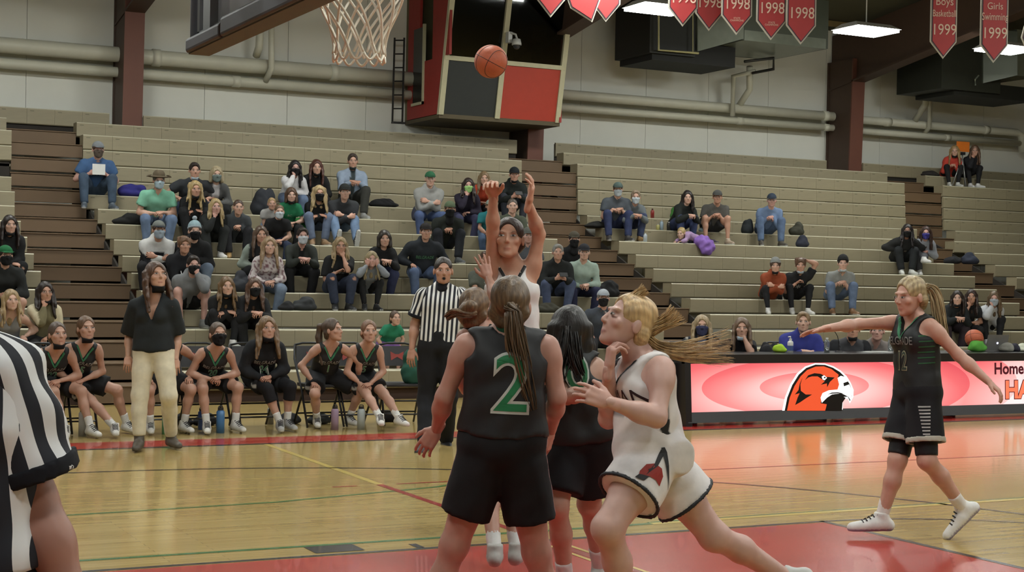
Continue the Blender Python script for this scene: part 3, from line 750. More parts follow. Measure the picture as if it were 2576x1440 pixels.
    if g('mask'):
        k_, cc = g('mask'); pp, pl = mask_prims(k_, fem); headpart('face_mask', pp, [], lin(cc), CLOTH, hr, .012, planes=pl)
    if g('glasses'):
        mb = MB()
        for sx in (1, -1):
            pts = [V(sx*.032+.021*math.cos(t*PI/6), .107, .008+.017*math.sin(t*PI/6)) for t in range(12)]
            mb.tube([Mh@q_+J['head']-base for q_ in pts], .0018, 5, closed=True)
            mb.tube([Mh@V(sx*.053, .105, .01)+J['head']-base, Mh@V(sx*.08, 0, .005)+J['head']-base], .0018, 5)
        mb.build('glasses', col((30, 28, 30), .3), e)
    info = dict(e=e, top=topo, bot=boto, base=base, lf=lf, f=f, up=up, J=J)
    for t in g('text', ()):
        where, txt, size, (dx, dy), cc, oc = t
        fr_ = f if where in ('front', 'back') else f
        n = f if where == 'front' else -f
        rt = np.cross(up, n); c_ = J['pel']+(J['che']-J['pel'])*0+up*dy*s+rt*dx
        if oc: decal('lettering_outline', topo, base, c_, n, up, size, txt, oc, JERS, e, offset=size*.035, lift=.0035, scx=g('tsx', 1.), cell=max(.02, size*.2))
        decal('lettering', topo, base, c_, n, up, size, txt, cc, JERS, e, lift=.0055, scx=g('tsx', 1.), cell=max(.02, size*.2))
    return info
# ------------------------------------------------------------------ seated people on the bleachers
Z0, RISE, Y0, RUN = .39846, .24691, 12.337, .58512
def rowz(k): return Z0+k*RISE
def rowy(k): return Y0+k*RUN if k <= 10 else (18.54+(k-11)*.02 if k <= 14 else 19.15)
WARN = []
def seated(u, v, z, y, o):
    """build joints for someone whose head appears at photo pixel u, v and who sits at height z on a seat whose middle is at depth y"""
    g = o.get; s = g('s', .94 if g('fem') else 1.); fl = g('fl', -.41); lat = g('lat', 0.)
    th = 0.
    for it in range(12):
        hd = at(u, v, Y=y-(.5*math.sin(th)+.19*math.sin(th*.5)+.02)*s); need = (hd[2]-z-.10*s)/s
        lo, hi = -.1, 1.0
        for _ in range(30):
            m = (lo+hi)/2
            if .5*math.cos(m)+.19*math.cos(m*.5) > need: lo = m
            else: hi = m
        th = min(max(lo, 0.), .85)
    if need > .72 or need < .50: WARN.append((round(u), round(v), round(need, 2), o.get('_l', '')[:40]))
    tgt = V(1.5, -3., 1.4); dr = nrm((tgt-V(hd[0], y, 0))*V(1, 1, 0)); yaw = math.atan2(dr[0], -dr[1])*g('turn', .55)+math.radians(g('yaw', 0))
    f = V(math.sin(yaw), -math.cos(yaw), 0); lf = V(math.cos(yaw), math.sin(yaw), 0); up = V(0, 0, 1)
    J = {}; d1 = up*math.cos(th)+f*math.sin(th)+lf*lat; d1 = nrm(d1); d2 = up*math.cos(th*.5)+f*math.sin(th*.5)
    off = d1*.5*s+nrm(d2)*.19*s
    J['pel'] = V(hd[0]-off[0], y, z+.10*s)
    J['che'] = J['pel']+d1*.5*s; J['head'] = J['che']+nrm(d2)*.19*s+f*.015
    sw = (.158 if g('fem') else .185)*s*g('b', 1.)**.5
    for S, sg in (('l', 1), ('r', -1)):
        J['s'+S] = J['che']+lf*sg*sw-d1*.045*s+f*.01*s
        J['h'+S] = J['pel']+lf*sg*.088*s+f*.02
    look = V(g('lx', 2.0), g('ly', .5), g('lz', 1.9)); fd = nrm(look-J['head']); J['face'] = nrm(fd*.8+f*.2+V(0, 0, g('pitch_', 0)))
    A1, A2 = .285*s, .25*s; pose = g('arms', 'lap'); hl, hr = None, None
    L1, L2 = .43*s, .42*s; sp = g('spread', .12 if g('fem') else .17)*s
    for S, sg in (('l', 1), ('r', -1)):
        ff = g('ff', .44 if fl > -.3 else .36)*s
        a = V(0, 0, 0)+J['pel']+f*ff+lf*sg*sp*g('fsp', .9); a[2] = z+fl+.085*s
        if g('foot'+S):
            a = at(*g('foot'+S), Z=z+fl+g('fh'+S, .085))
        if g('legx'): a = a+lf*sg*-sp*1.3*g('fsp', .9)
        k, a = two_bone(J['h'+S], a, L1, L2, up+f*.6+lf*sg*g('kout', .25))
        J['k'+S] = k; J['a'+S] = a; J['t'+S] = a+nrm(f+lf*sg*.2)*.17*s-up*.07*s
        if g('soles'): J['n'+S] = nrm(up*.4-f*.9); J['t'+S] = a+up*.15
    pel = J['pel']
    def pt(fw, l, u_): return pel+f*fw*s+lf*l*s+up*u_*s
    ko = max(.25, (J['kl']-pel)@f)/s; kz = (J['kl'][2]-pel[2])/s
    if pose == 'lap': hl = pt(ko-.02, .03, kz+.07); hr = pt(ko-.04, -.03, kz+.05)
    elif pose == 'thigh': hl = J['kl']+up*.075*s-f*.10*s; hr = J['kr']+up*.075*s-f*.10*s
    elif pose == 'cross': hl = J['che']+f*.17*s-up*.22*s-lf*.10*s; hr = J['che']+f*.18*s-up*.25*s+lf*.10*s
    elif pose == 'hug': hl = pt(ko+.02, -.06, kz-.02); hr = pt(ko+.04, .08, kz-.0)
    elif pose in ('chin', 'chinl', 'face', 'facel'):
        up_ = -.13 if 'chin' in pose else -.075
        hc = J['head']+J['face']*.125*s+up*up_*s; oth = pt(ko-.08, .0, kz+.08)
        if pose.endswith('l'): hl = hc; hr = oth
        else: hr = hc-up*.02; hl = oth
    elif pose == 'hidef': hl = J['head']+J['face']*.10+lf*.06-up*.04; hr = J['head']+J['face']*.10-lf*.06-up*.05
    elif pose == 'phone': hl = J['che']+f*.30*s-up*.25*s+lf*.04*s; hr = J['che']+f*.30*s-up*.25*s-lf*.05*s
    elif pose == 'paper': hl = pt(.34, .12, .22); hr = pt(.34, -.12, .22)
    elif pose == 'clap': hl = J['che']+f*.30*s-up*.20*s+lf*.03*s; hr = J['che']+f*.31*s-up*.19*s-lf*.03*s
    elif pose == 'headtop': hl = J['head']+up*.15*s+lf*.06*s; hr = pt(ko, -.05, kz+.06)
    elif pose == 'side': hl = pt(.02, .27, .0); hr = pt(ko-.1, -.08, kz+.08)
    for S, sg, t in (('l', 1, hl), ('r', -1, hr)):
        w_off = nrm(t-J['s'+S])*.05*s
        pole = -up*1.0+lf*sg*.75-f*.35
        if pose == 'headtop' and S == 'l': pole = lf+up*.2
        e, w = two_bone(J['s'+S], t-w_off, A1, A2, pole)
        J['e'+S] = e; J['w'+S] = w
        if pose in ('lap', 'clap', 'hug'): o['hand'+S] = (nrm(f*.5-lf*sg*.9-up*.15), up*.8+f*.5)
        elif pose == 'thigh': o['hand'+S] = (nrm(f-up*.25), up)
        elif pose in ('paper', 'phone'): o['hand'+S] = (nrm(f*.3-lf*sg*.7+up*.3), f+up*.2)
        elif pose == 'cross': o['hand'+S] = (nrm(-lf*sg+up*.2), f)
        elif t is hl and pose in ('chinl', 'facel') or t is hr and pose in ('chin', 'face'): o['hand'+S] = (nrm(up*.8-lf*sg*.3-f*.2), f)
        elif pose == 'hidef': o['hand'+S] = (nrm(up-lf*sg*.2), f)
        elif pose == 'headtop' and S == 'l': o['hand'+S] = (nrm(-lf-f*.2), up)
    o.setdefault('floor', z+fl)
    return J
Z_ = V(0, 0, 1)
def shoe_laces(i_, S, cc, inv=False):
    J = i_['J']; a = J['a'+S]; n = nrm(J.get('n'+S, Z_)); fd = J['t'+S]-a; fw = nrm(fd-n*(fd@n)); sd = np.cross(fw, n); b = MB()
    for t in range(5):
        c0 = a+fw*(.035+.024*t)+n*(.028-.012*t)-i_['base']; b.tube([c0-sd*.028, c0+n*.012, c0+sd*.028], .005, 5)
    b.build('laces', col(cc), i_['e'])
# ================================================================== the hall
X0, X1, YN, YW = -7.5, 31., -12., 20.65
# hardwood floor
def floor_mat():
    m = bpy.data.materials.new('maple_floor'); m.use_nodes = True; nt = m.node_tree; N = nt.nodes; L = nt.links; b = N['Principled BSDF']
    tc = N.new('ShaderNodeTexCoord'); sx = N.new('ShaderNodeSeparateXYZ'); L.new(tc.outputs['Object'], sx.inputs[0])
    br = N.new('ShaderNodeTexBrick'); mp = N.new('ShaderNodeMapping'); L.new(tc.outputs['Object'], mp.inputs[0]); L.new(mp.outputs[0], br.inputs['Vector'])
    br.inputs['Scale'].default_value = 1; br.inputs['Brick Width'].default_value = .9; br.inputs['Row Height'].default_value = .057
    br.inputs['Mortar Size'].default_value = .0010; br.inputs['Color1'].default_value = (*alb(lin((204, 178, 116)), .8), 1); br.inputs['Color2'].default_value = (*alb(lin((188, 160, 98)), .8), 1)
    br.inputs['Mortar'].default_value = (*alb(lin((140, 108, 62)), .74), 1); br.offset = .37
    no = N.new('ShaderNodeTexNoise'); no.inputs['Scale'].default_value = 3; mp2 = N.new('ShaderNodeMapping'); mp2.inputs['Scale'].default_value = (.6, 16, 1)
    L.new(tc.outputs['Object'], mp2.inputs[0]); L.new(mp2.outputs[0], no.inputs['Vector']); no.inputs['Detail'].default_value = 5
    mr = N.new('ShaderNodeMapRange'); mr.inputs[3].default_value = .86; mr.inputs[4].default_value = 1.12; L.new(no.outputs['Fac'], mr.inputs[0])
    mx = N.new('ShaderNodeMix'); mx.data_type = 'RGBA'; mx.blend_type = 'MULTIPLY'; mx.inputs[0].default_value = 1
    L.new(br.outputs['Color'], mx.inputs[6]); L.new(mr.outputs[0], mx.inputs[7]); L.new(mx.outputs[2], b.inputs['Base Color'])
    b.inputs['Roughness'].default_value = .17; b.inputs['Specular IOR Level'].default_value = .4; b.inputs['Coat Weight'].default_value = .25; b.inputs['Coat Roughness'].default_value = .08
    n2 = N.new('ShaderNodeTexNoise'); n2.inputs['Scale'].default_value = 2.2; mp3 = N.new('ShaderNodeMapping'); mp3.inputs['Scale'].default_value = (1, 6, 1)
    L.new(tc.outputs['Object'], mp3.inputs[0]); L.new(mp3.outputs[0], n2.inputs['Vector'])
    bp = N.new('ShaderNodeBump'); bp.inputs['Strength'].default_value = .05; bp.inputs['Distance'].default_value = .02; L.new(n2.outputs['Fac'], bp.inputs['Height'])
    L.new(bp.outputs[0], b.inputs['Normal']); L.new(bp.outputs[0], b.inputs['Coat Normal'])
    return m
mb = MB(); mb.box(X0, X1, YN, YW, -.1, 0); flo = struct(mb.build('floor', floor_mat()))
PK = dict(rough=.24, noise=.03, scale=2, coat=.2, spec=.35)
RED = mat('court_red', (196, 60, 50), **PK); BLK = mat('court_black', (52, 50, 50), **PK); GRN = mat('court_green', (70, 128, 70), **PK)
YEL = mat('court_yellow', (222, 196, 110), **PK); LRED = mat('court_line_red', (168, 48, 42), **PK)
def line(pts, w, m, z=.0012, name='court_line'):
    b = MB()
    for (x0, y0), (x1, y1) in zip(pts[:-1], pts[1:]):
        dx, dy = x1-x0, y1-y0; l = math.hypot(dx, dy); nx, ny = -dy/l*w/2, dx/l*w/2
        b.poly([(x0-nx, y0-ny, z), (x1-nx, y1-ny, z), (x1+nx, y1+ny, z), (x0+nx, y0+ny, z)])
    return b.build(name, m, flo)
def area(x0, x1, y0, y1, m, z=.0006, name='painted_area'): b = MB(); b.poly([(x0, y0, z), (x1, y0, z), (x1, y1, z), (x0, y1, z)]); return b.build(name, m, flo)
area(-1.6, 4.16, -1.79, 1.79, RED, name='painted_key'); area(-3.2, 25.6, 7.68, 8.22, RED, name='painted_apron')
area(-3.2, -1.65, -7.6, 7.62, RED, name='painted_apron')
for y in (1.83, -1.83): line([(-1.6, y), (4.21, y)], .05, BLK)
line([(4.19, -1.85), (4.19, 1.85)], .05, BLK); line([(-1.62, -7.6), (-1.62, 7.62)], .06, BLK); line([(-1.62, 7.64), (24, 7.64)], .09, BLK)
line([(-1.6, -5.99)]+[(6.02*math.sin(a), -6.02*math.cos(a)) for a in np.linspace(0, PI, 49)]+[(-1.6, 6.02)], .05, BLK)
line([(4.2+1.83*math.sin(a), -1.83*math.cos(a)) for a in np.linspace(0, PI, 25)], .04, BLK, .0014)
line([(-1.6, 2.16), (1.3, 2.15), (3.0, 2.16)], .05, GRN); line([(3.0, 2.16), (13, 2.26)], .07, YEL); line([(3.0, 2.21), (13, 2.31)], .03, GRN, .0014)
line([(-1.5, 3.78), (-.45, 3.83), (.96, 3.94), (2.37, 4.3), (3.4, 4.9)], .04, GRN)
line([(2.05, 7.6), (2.0, 4.57)], .06, YEL); line([(2.0, 4.57), (2.0, -4.5)], .06, LRED, .0016)
line([(2.14, 4.56), (13, 4.56)], .04, LRED); line([(1.6, 4.55), (1.8, 4.55)], .04, LRED)
line([(1.94, 1.8), (1.9, -1.8)], .03, YEL, .002); line([(2.06, 1.8), (2.02, -1.8)], .03, YEL, .002)
area(.52, .83, 1.90, 2.12, BLK, .0018, 'lane_block'); area(1.15, 1.2, 1.86, 2.0, BLK, .0018, 'lane_block')
# walls and ceiling
WALL = mat('painted_block', (222, 222, 212), .8, noise=.03, scale=1.2, ak=1.); DKW = mat('side_wall_paint', (140, 138, 125), .85, noise=.03, scale=1.)
ms = MB(); ms.box(X0, X1, YW, YW+.2, -.1, 8.4); wf = struct(ms.build('wall_back', mat('wall_filler', (200, 200, 190), .85, ak=1.)))
# the back wall is faced with tall painted panels, joints recessed
mods = {}
def shared(key, fn):
    if key not in mods: mods[key] = fn()
    return mods[key]
def add_inst(name, me, loc, parent, sx=1., kind=None):
    o = bpy.data.objects.new(name, me); C.objects.link(o); o.location = loc; o.scale = (sx, 1, 1)
    if parent is not None: o.parent = parent
    return o
def panel_mesh(w, z0, z1):
    b = MB(); b.box(.004, w-.004, -.03, 0, z0, z1, bev=.006); o = b.build('wall_panel', WALL); me = o.data; bpy.data.objects.remove(o); return me
for i in range(25):
    pm = shared('wp', lambda: panel_mesh(1.56, 0, 8.3)); add_inst('wall_panel', pm, (X0+i*1.56, YW, 0), wf, .985 if i == 24 else 1)
for nm, a in (('wall_left', (X0-.2, X0, YN, YW)), ('wall_right', (X1, X1+.2, YN, YW)), ('wall_front', (X0, X1, YN-.2, YN))):
    b = MB(); b.box(*a, -.1, 9.6); struct(b.build(nm, DKW))
CEIL = mat('ceiling_deck', (92, 88, 66), .8, noise=.1, scale=1.); cb = MB()
cb.hexa([(X0, YW+.2, 7.3), (X0, 4, 9.4), (X1, 4, 9.4), (X1, YW+.2, 7.3), (X0, YW+.2, 7.5), (X0, 4, 9.6), (X1, 4, 9.6), (X1, YW+.2, 7.5)])
cb.hexa([(X0, 4, 9.4), (X0, YN-.2, 7.3), (X1, YN-.2, 7.3), (X1, 4, 9.4), (X0, 4, 9.6), (X0, YN-.2, 7.5), (X1, YN-.2, 7.5), (X1, 4, 9.6)])
struct(cb.build('ceiling', CEIL))
def ceilz(y): return 7.3+2.1*(1-abs(y-4)/16.85)
STEEL = mat('column_red_brown', (122, 74, 58), .55, noise=.05, scale=3); STEELD = mat('beam_brown', (88, 66, 52), .6, noise=.05)
# steel frames: column + tapering rafter
for cx in (-4.5, 3.33, 11.16, 19.05, 26.9):
    e = empty('steel_frame', (cx+.17, 20.3, 0), None, None); struct(e, 'red-brown steel column with rafter against the back wall')
    b = MB()
    x0, x1 = cx, cx+.34; L0 = (cx+.17, 20.3, 0)
    b.hexa([(x0, 19.93, 0), (x1, 19.93, 0), (x1, 19.97, 0), (x0, 19.97, 0), (x0, 19.72, 6.6), (x1, 19.72, 6.6), (x1, 19.76, 6.6), (x0, 19.76, 6.6)])
    b.build('front_flange', STEEL, e).matrix_parent_inverse = Matrix.Translation((-L0[0], -L0[1], 0))
    b = MB(); b.hexa([(x0+.02, 19.97, 0), (x0+.06, 19.97, 0), (x0+.06, 20.58, 0), (x0+.02, 20.58, 0), (x0+.02, 19.76, 6.6), (x0+.06, 19.76, 6.6), (x0+.06, 20.58, 6.6), (x0+.02, 20.58, 6.6)])
    b.box(x0, x1, 20.56, 20.61, 0, 6.6)
    b.build('web', STEELD, e).matrix_parent_inverse = Matrix.Translation((-L0[0], -L0[1], 0))
    b = MB()
    for s_ in (0,):
        b.hexa([(x0+.1, 20.58, 6.0), (x1-.1, 20.58, 6.0), (x1-.1, 4, 8.75), (x0+.1, 4, 8.75), (x0+.1, 20.58, 7.2), (x1-.1, 20.58, 7.2), (x1-.1, 4, 9.3), (x0+.1, 4, 9.3)])
        b.hexa([(x0, 20.58, 5.96), (x1, 20.58, 5.96), (x1, 4, 8.71), (x0, 4, 8.71), (x0, 20.58, 6.0), (x1, 20.58, 6.0), (x1, 4, 8.75), (x0, 4, 8.75)])
    b.build('rafter', STEELD, e).matrix_parent_inverse = Matrix.Translation((-L0[0], -L0[1], 0))
# purlins under the deck
PUR = mat('purlin_tan', (150, 130, 84), .7)
b = MB()
for y in np.arange(5.5, 20.5, 2.4): b.box(X0, X1, y, y+.06, ceilz(y)-.14, ceilz(y)-.02)
for y in np.arange(-11, 3., 2.4): b.box(X0, X1, y, y+.06, ceilz(y)-.14, ceilz(y)-.02)
struct(b.build('trim_1', PUR), 'tan purlins running under the roof deck')
# lights
DIF = bpy.data.materials.new('lamp_diffuser'); DIF.use_nodes = True; bs = DIF.node_tree.nodes['Principled BSDF']
bs.inputs['Base Color'].default_value = (.9, .9, .9, 1); bs.inputs['Emission Color'].default_value = (.97, 1., .95, 1); bs.inputs['Emission Strength'].default_value = LAMP
HOUS = mat('lamp_housing', (225, 225, 220), .4, ak=1.)
FL = ['white ceiling light panel partly hidden behind the left group of pennants', 'bright white ceiling light panel hanging alone between the two groups of pennants',
      'white ceiling light panel seen between the two rightmost pennants']
for i, (x, y) in enumerate(FIX):
    e = empty('ceiling_light', (x, y, 6.3), FL[i] if i < 3 else 'white ceiling light panel hanging outside the photo frame', 'light', 'ceiling lights in view' if i < 3 else 'ceiling lights beyond the frame')
    b = MB(); b.hexa([(-.50, -.38, .0), (.50, -.38, .0), (.50, .38, .0), (-.50, .38, .0), (-.40, -.2, .10), (.40, -.2, .10), (.40, .2, .10), (-.40, .2, .10)]); b.build('housing', HOUS, e)
    b = MB(); b.box(-.47, .47, -.35, .35, -.05, -.001); b.build('diffuser', DIF, e)
    b = MB(); b.tube([(0, 0, .10), (0, 0, ceilz(y)-6.32)], .012, 6); b.build('hanging_rod', HOUS, e)
# pipes along the back wall
PIPE = mat('pipe_cream', (200, 198, 180), .45, noise=.04, scale=4, ak=1.)
def pipe(name, pts, r, label, coll=(), m=None):
    e = empty(name, tuple(pts[0]), label, 'pipe'); b = MB(); q = [tuple(np.array(p)-np.array(pts[0])) for p in pts]
    b.tube(q, r, 14); b.build('pipe_run', m or PIPE, e, True)
    for c_ in coll:
        i, t = int(c_), c_-int(c_); a, d_ = np.array(q[i]), np.array(q[i+1]); p = a+(d_-a)*t; dd = nrm(d_-a)*.07
        b = MB(); b.tube([tuple(p-dd), tuple(p+dd)], r*1.13, 14); b.build('coupling', PIPE, e, True)
    return e
pipe('wall_pipe', [(X0+.1, 20.3, 5.43), (11.0, 20.3, 5.43)], .135, 'thick cream pipe along the white wall, upper of the two left of the press box', (0.35, .62, .8))
pipe('wall_pipe', [(X0+.1, 20.36, 5.13), (11.0, 20.36, 5.13)], .09, 'cream pipe along the white wall, lower of the two left of the press box', (0.45, .7))
pipe('wall_pipe', [(11.6, 20.25, 5.37), (18.95, 20.25, 5.37)], .10, 'cream pipe between press box and right brown column, upper of the pair', (.97,))
pipe('wall_pipe', [(11.6, 20.25, 5.10), (18.95, 20.25, 5.12)], .072, 'cream pipe between press box and right brown column, lower of the pair', (.975, .66))
pipe('wall_pipe', [(19.5, 20.25, 5.35), (24.4, 20.25, 5.35), (24.55, 20.25, 5.28), (24.6, 20.25, 4.9)], .09, 'cream pipe right of the right column, upper one that bends down at its end', (.2, .8))
pipe('wall_pipe', [(19.5, 20.25, 5.10), (24.5, 20.25, 5.10)], .066, 'cream pipe right of the right column, lower straight one', (.55,))
def Wp(u, v, Y=20.1): return tuple(at(u, v, Y=Y))
pipe('drop_pipe', [Wp(683, 20), Wp(683, 172), Wp(668, 205, 20.3)], .055, 'slim cream pipe dropping beside the basketball net to the left pipes')
pipe('drop_pipe', [Wp(655, 60), Wp(652, 118), Wp(645, 140, 20.3)], .07, 'short cream pipe just left of the slim dropping pipe behind the net')
pipe('drop_pipe', [Wp(1900, 180, 19.6), Wp(1845, 192, 20.0), Wp(1843, 292, 20.1)], .055, 'cream pipe dropping to the wall pipes, left one under the left duct unit')
pipe('drop_pipe', [Wp(1886, 168, 19.8), Wp(1886, 225, 20.0), Wp(1858, 268, 20.25)], .07, 'cream bent pipe dropping from the underside of the left duct unit')
pipe('drop_pipe', [Wp(2370, 130, 19.4), Wp(2330, 135, 19.6), Wp(2328, 262, 19.9), Wp(2302, 303, 20.2)], .07, 'cream pipe dropping left of the right duct unit, with a kink at its foot')
pipe('drop_pipe', [Wp(2388, 236, 19.2), Wp(2340, 245, 19.8), Wp(2338, 320, 20.1), Wp(2325, 337, 20.3)], .05, 'thin cream pipe leading from the bottom of the right duct unit to the wall pipes')
pipe('drain_pipe', [Wp(1873, 155, 19.), Wp(1946, 146, 19.), Wp(1946, 174, 19.), Wp(1893, 184, 19.6)], .03, 'dark thin pipe bent in a hook below the left duct unit', m=mat('dark_pipe', (50, 48, 44), .5))
# bleachers
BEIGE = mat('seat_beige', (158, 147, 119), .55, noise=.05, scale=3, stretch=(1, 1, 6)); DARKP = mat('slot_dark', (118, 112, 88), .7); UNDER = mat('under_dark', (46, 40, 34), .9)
BROWN = mat('step_brown', (112, 88, 62), .6, noise=.06, scale=2); EDGE = mat('seat_end', (120, 108, 86), .6)
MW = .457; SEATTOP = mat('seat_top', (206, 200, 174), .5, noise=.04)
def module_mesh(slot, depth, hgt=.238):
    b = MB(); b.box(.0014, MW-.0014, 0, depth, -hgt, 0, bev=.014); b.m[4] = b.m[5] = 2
    if slot:
        b.mi = 1; b.box(.05, .115, -.0015, .01, -.052, -.040); 
    o = b.build('seat_module', [BEIGE, DARKP, SEATTOP]); me = o.data; bpy.data.objects.remove(o); return me
SECT = [('leftmost beige bleacher section, cut off by the left photo edge', -7.3, 1.24, -7.3, 1.33, 3),
        ('wide beige bleacher section left of centre, holding most of the crowd', 2.49, 10.34, 2.44, 10.42, 2),
        ('beige bleacher section right of centre, above the scorer table', 11.60, 18.97, 11.60, 19.57, 1),
        ('rightmost beige bleacher section under the camera tripod', 20.06, 30.3, 20.63, 30.3, 3)]
for si, (lab, xa, xb, ua, ub, sd) in enumerate(SECT):
    e = empty('bleacher_section', ((xa+xb)/2, Y0, 0), lab, 'bleachers', 'bleacher sections'); ox, oy = (xa+xb)/2, Y0
    cnt = 0
    for k in range(0, 16):
        x0, x1 = (xa, xb) if k < 10 else (ua, ub); z, y = rowz(k), rowy(k); dep = .28
        yb = rowy(k+1) if k < 15 else 19.8
        b = MB(); zt = z-.165 if k not in (11, 12, 13) else z-.04
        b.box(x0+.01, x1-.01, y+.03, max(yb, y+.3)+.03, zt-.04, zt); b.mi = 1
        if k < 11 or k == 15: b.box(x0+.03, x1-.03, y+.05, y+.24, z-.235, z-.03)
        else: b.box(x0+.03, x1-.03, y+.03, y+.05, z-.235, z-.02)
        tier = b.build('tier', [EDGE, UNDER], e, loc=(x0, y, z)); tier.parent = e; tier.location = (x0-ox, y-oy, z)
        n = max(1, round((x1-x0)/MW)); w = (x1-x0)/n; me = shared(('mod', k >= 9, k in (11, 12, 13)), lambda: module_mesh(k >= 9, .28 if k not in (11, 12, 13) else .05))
        if si == 0 and k == 12: continue
        vis = [i for i in range(n) if -60 < prj((x0+(i+.5)*w, y, z))[0] < 2640]
        st_ = (si in (1,) and k >= 12)
        if st_:
            b = MB()
            for i in vis:
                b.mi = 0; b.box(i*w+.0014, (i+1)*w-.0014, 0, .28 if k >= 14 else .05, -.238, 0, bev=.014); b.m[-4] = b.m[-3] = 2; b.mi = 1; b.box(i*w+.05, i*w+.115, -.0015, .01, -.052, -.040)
            o = b.build('seat_modules', [BEIGE, DARKP, SEATTOP], tier); o['kind'] = 'stuff'
        else:
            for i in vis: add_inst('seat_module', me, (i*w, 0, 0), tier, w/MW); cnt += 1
    b = MB(); b.box(xa-ox, xb-ox, .12, .14, 0, .16); b.build('base_skirt', mat('skirt', (74, 52, 40), .8), e)
    for x in (xa+.02, xb-.05):
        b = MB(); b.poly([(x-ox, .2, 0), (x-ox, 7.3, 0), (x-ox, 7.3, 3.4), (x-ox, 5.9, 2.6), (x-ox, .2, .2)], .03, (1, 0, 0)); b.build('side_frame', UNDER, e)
# aisles
AI = [('leftmost brown bleacher aisle with steps beside the man in the blue shirt', 1.24, 2.49, 1.33, 2.44), ('middle brown bleacher aisle with steps below the press box', 10.34, 11.6, 10.42, 11.6), ('right brown bleacher aisle with steps below the tripod', 18.97, 20.06, 19.57, 20.63)]
for lab, xa, xb, ua, ub in AI:
    e = empty('bleacher_aisle', ((xa+xb)/2, Y0, 0), lab, 'steps', 'bleacher aisles'); ox = (xa+xb)/2
    for k in range(0, 16):
        x0, x1 = (xa, xb) if k < 10 else (ua, ub); z, y = rowz(k)-.165, rowy(k); yb = rowy(k+1) if k < 15 else 19.8
        b = MB(); b.box(x0-ox, x1-ox, y-Y0+.05, y-Y0+.08, max(0, z-.215), z-.022, bev=.004); b.build('riser', BROWN, e)
        b = MB(); b.box(x0-ox-.02, x1-ox+.02, y-Y0+.035, yb-Y0+.1, z-.02, z, bev=.004); b.build('tread', BROWN, e)
# tall back panel row above the top tier
e = empty('back_rail_panels', (11, 19.75, 4.1), 'beige panel strip along the white wall behind the top bleacher tier', 'panels')
for xa, xb in ((-7.3, 3.1), (3.68, 10.9), (11.75, 18.4), (19.4, 30.3)):
    n = round((xb-xa)/MW); w = (xb-xa)/n; me = shared('bp', lambda: module_mesh(True, .05, .27))
    for i in range(n):
        if -60 < prj((xa+(i+.5)*w, 19.75, 4.3))[0] < 2640: add_inst('panel', me, (xa+i*w-11, 0, .245), e, w/MW)
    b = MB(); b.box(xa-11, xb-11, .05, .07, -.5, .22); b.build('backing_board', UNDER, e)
# press box
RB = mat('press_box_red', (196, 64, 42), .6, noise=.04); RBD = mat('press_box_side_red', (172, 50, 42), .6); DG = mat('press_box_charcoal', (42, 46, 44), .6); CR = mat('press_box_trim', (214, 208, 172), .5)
e = empty('press_box', (10.1, 19.0, 4.65), 'red and charcoal press box on brown column above the bleachers', 'press box')
def pb(name, m, fn): b = MB(); fn(b); o = b.build(name, m, e); o.matrix_parent_inverse = Matrix.Translation((-10.1, -19., -4.65)); return o
def fy(z): return 19.0-.2*(z-4.65)/1.0*1.0
def fpan(b, x0, x1, z0, z1, th=.05, off=0.):
    b.hexa([(x0, fy(z0)-off, z0), (x1, fy(z0)-off, z0), (x1, fy(z0)-off+th, z0), (x0, fy(z0)-off+th, z0), (x0, fy(z1)-off, z1), (x1, fy(z1)-off, z1), (x1, fy(z1)-off+th, z1), (x0, fy(z1)-off+th, z1)])
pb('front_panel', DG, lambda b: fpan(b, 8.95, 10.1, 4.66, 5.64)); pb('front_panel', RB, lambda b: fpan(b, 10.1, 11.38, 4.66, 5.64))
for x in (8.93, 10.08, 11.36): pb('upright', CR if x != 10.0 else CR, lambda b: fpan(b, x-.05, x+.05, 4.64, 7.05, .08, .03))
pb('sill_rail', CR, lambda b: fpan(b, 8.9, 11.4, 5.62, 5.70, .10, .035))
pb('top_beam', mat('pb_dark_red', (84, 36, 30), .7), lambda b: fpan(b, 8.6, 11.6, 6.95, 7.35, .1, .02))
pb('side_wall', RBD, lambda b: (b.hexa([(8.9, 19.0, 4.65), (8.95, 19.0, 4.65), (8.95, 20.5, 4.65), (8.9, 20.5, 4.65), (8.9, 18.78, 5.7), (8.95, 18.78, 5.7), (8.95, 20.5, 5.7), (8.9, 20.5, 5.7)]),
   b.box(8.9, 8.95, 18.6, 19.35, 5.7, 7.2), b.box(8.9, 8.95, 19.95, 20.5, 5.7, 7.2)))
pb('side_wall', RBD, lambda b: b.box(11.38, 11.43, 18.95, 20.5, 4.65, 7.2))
pb('side_window', mat('pb_glass_dark', (40, 40, 38), .15), lambda b: b.box(8.885, 8.93, 19.75, 20.2, 4.95, 6.35))
pb('window_trim', CR, lambda b: (b.box(8.87, 8.92, 19.7, 20.25, 4.9, 4.95), b.box(8.87, 8.92, 19.7, 19.75, 4.9, 6.4)))
pb('floor_slab', mat('pb_floor', (96, 84, 58), .7), lambda b: b.box(8.9, 11.42, 19.0, 20.6, 4.58, 4.66))
pb('rear_wall', mat('pb_inside', (120, 112, 80), .8), lambda b: b.box(8.9, 11.42, 20.5, 20.6, 4.66, 7.2))
pb('roof', mat('pb_roof', (50, 48, 42), .8), lambda b: b.box(8.9, 11.42, 18.6, 20.6, 7.15, 7.2))
pb('window_pane', (lambda: (lambda m: (m.node_tree.nodes['Principled BSDF'].inputs.__getitem__('Transmission Weight').__setattr__('default_value', 1.), m)[1])(mat('tinted_glass', (120, 122, 112), .05, noise=0)))(), lambda b: (fpan(b, 8.98, 10.03, 5.7, 6.95, .01, -.03), fpan(b, 10.13, 11.31, 5.7, 6.95, .01, -.03)))
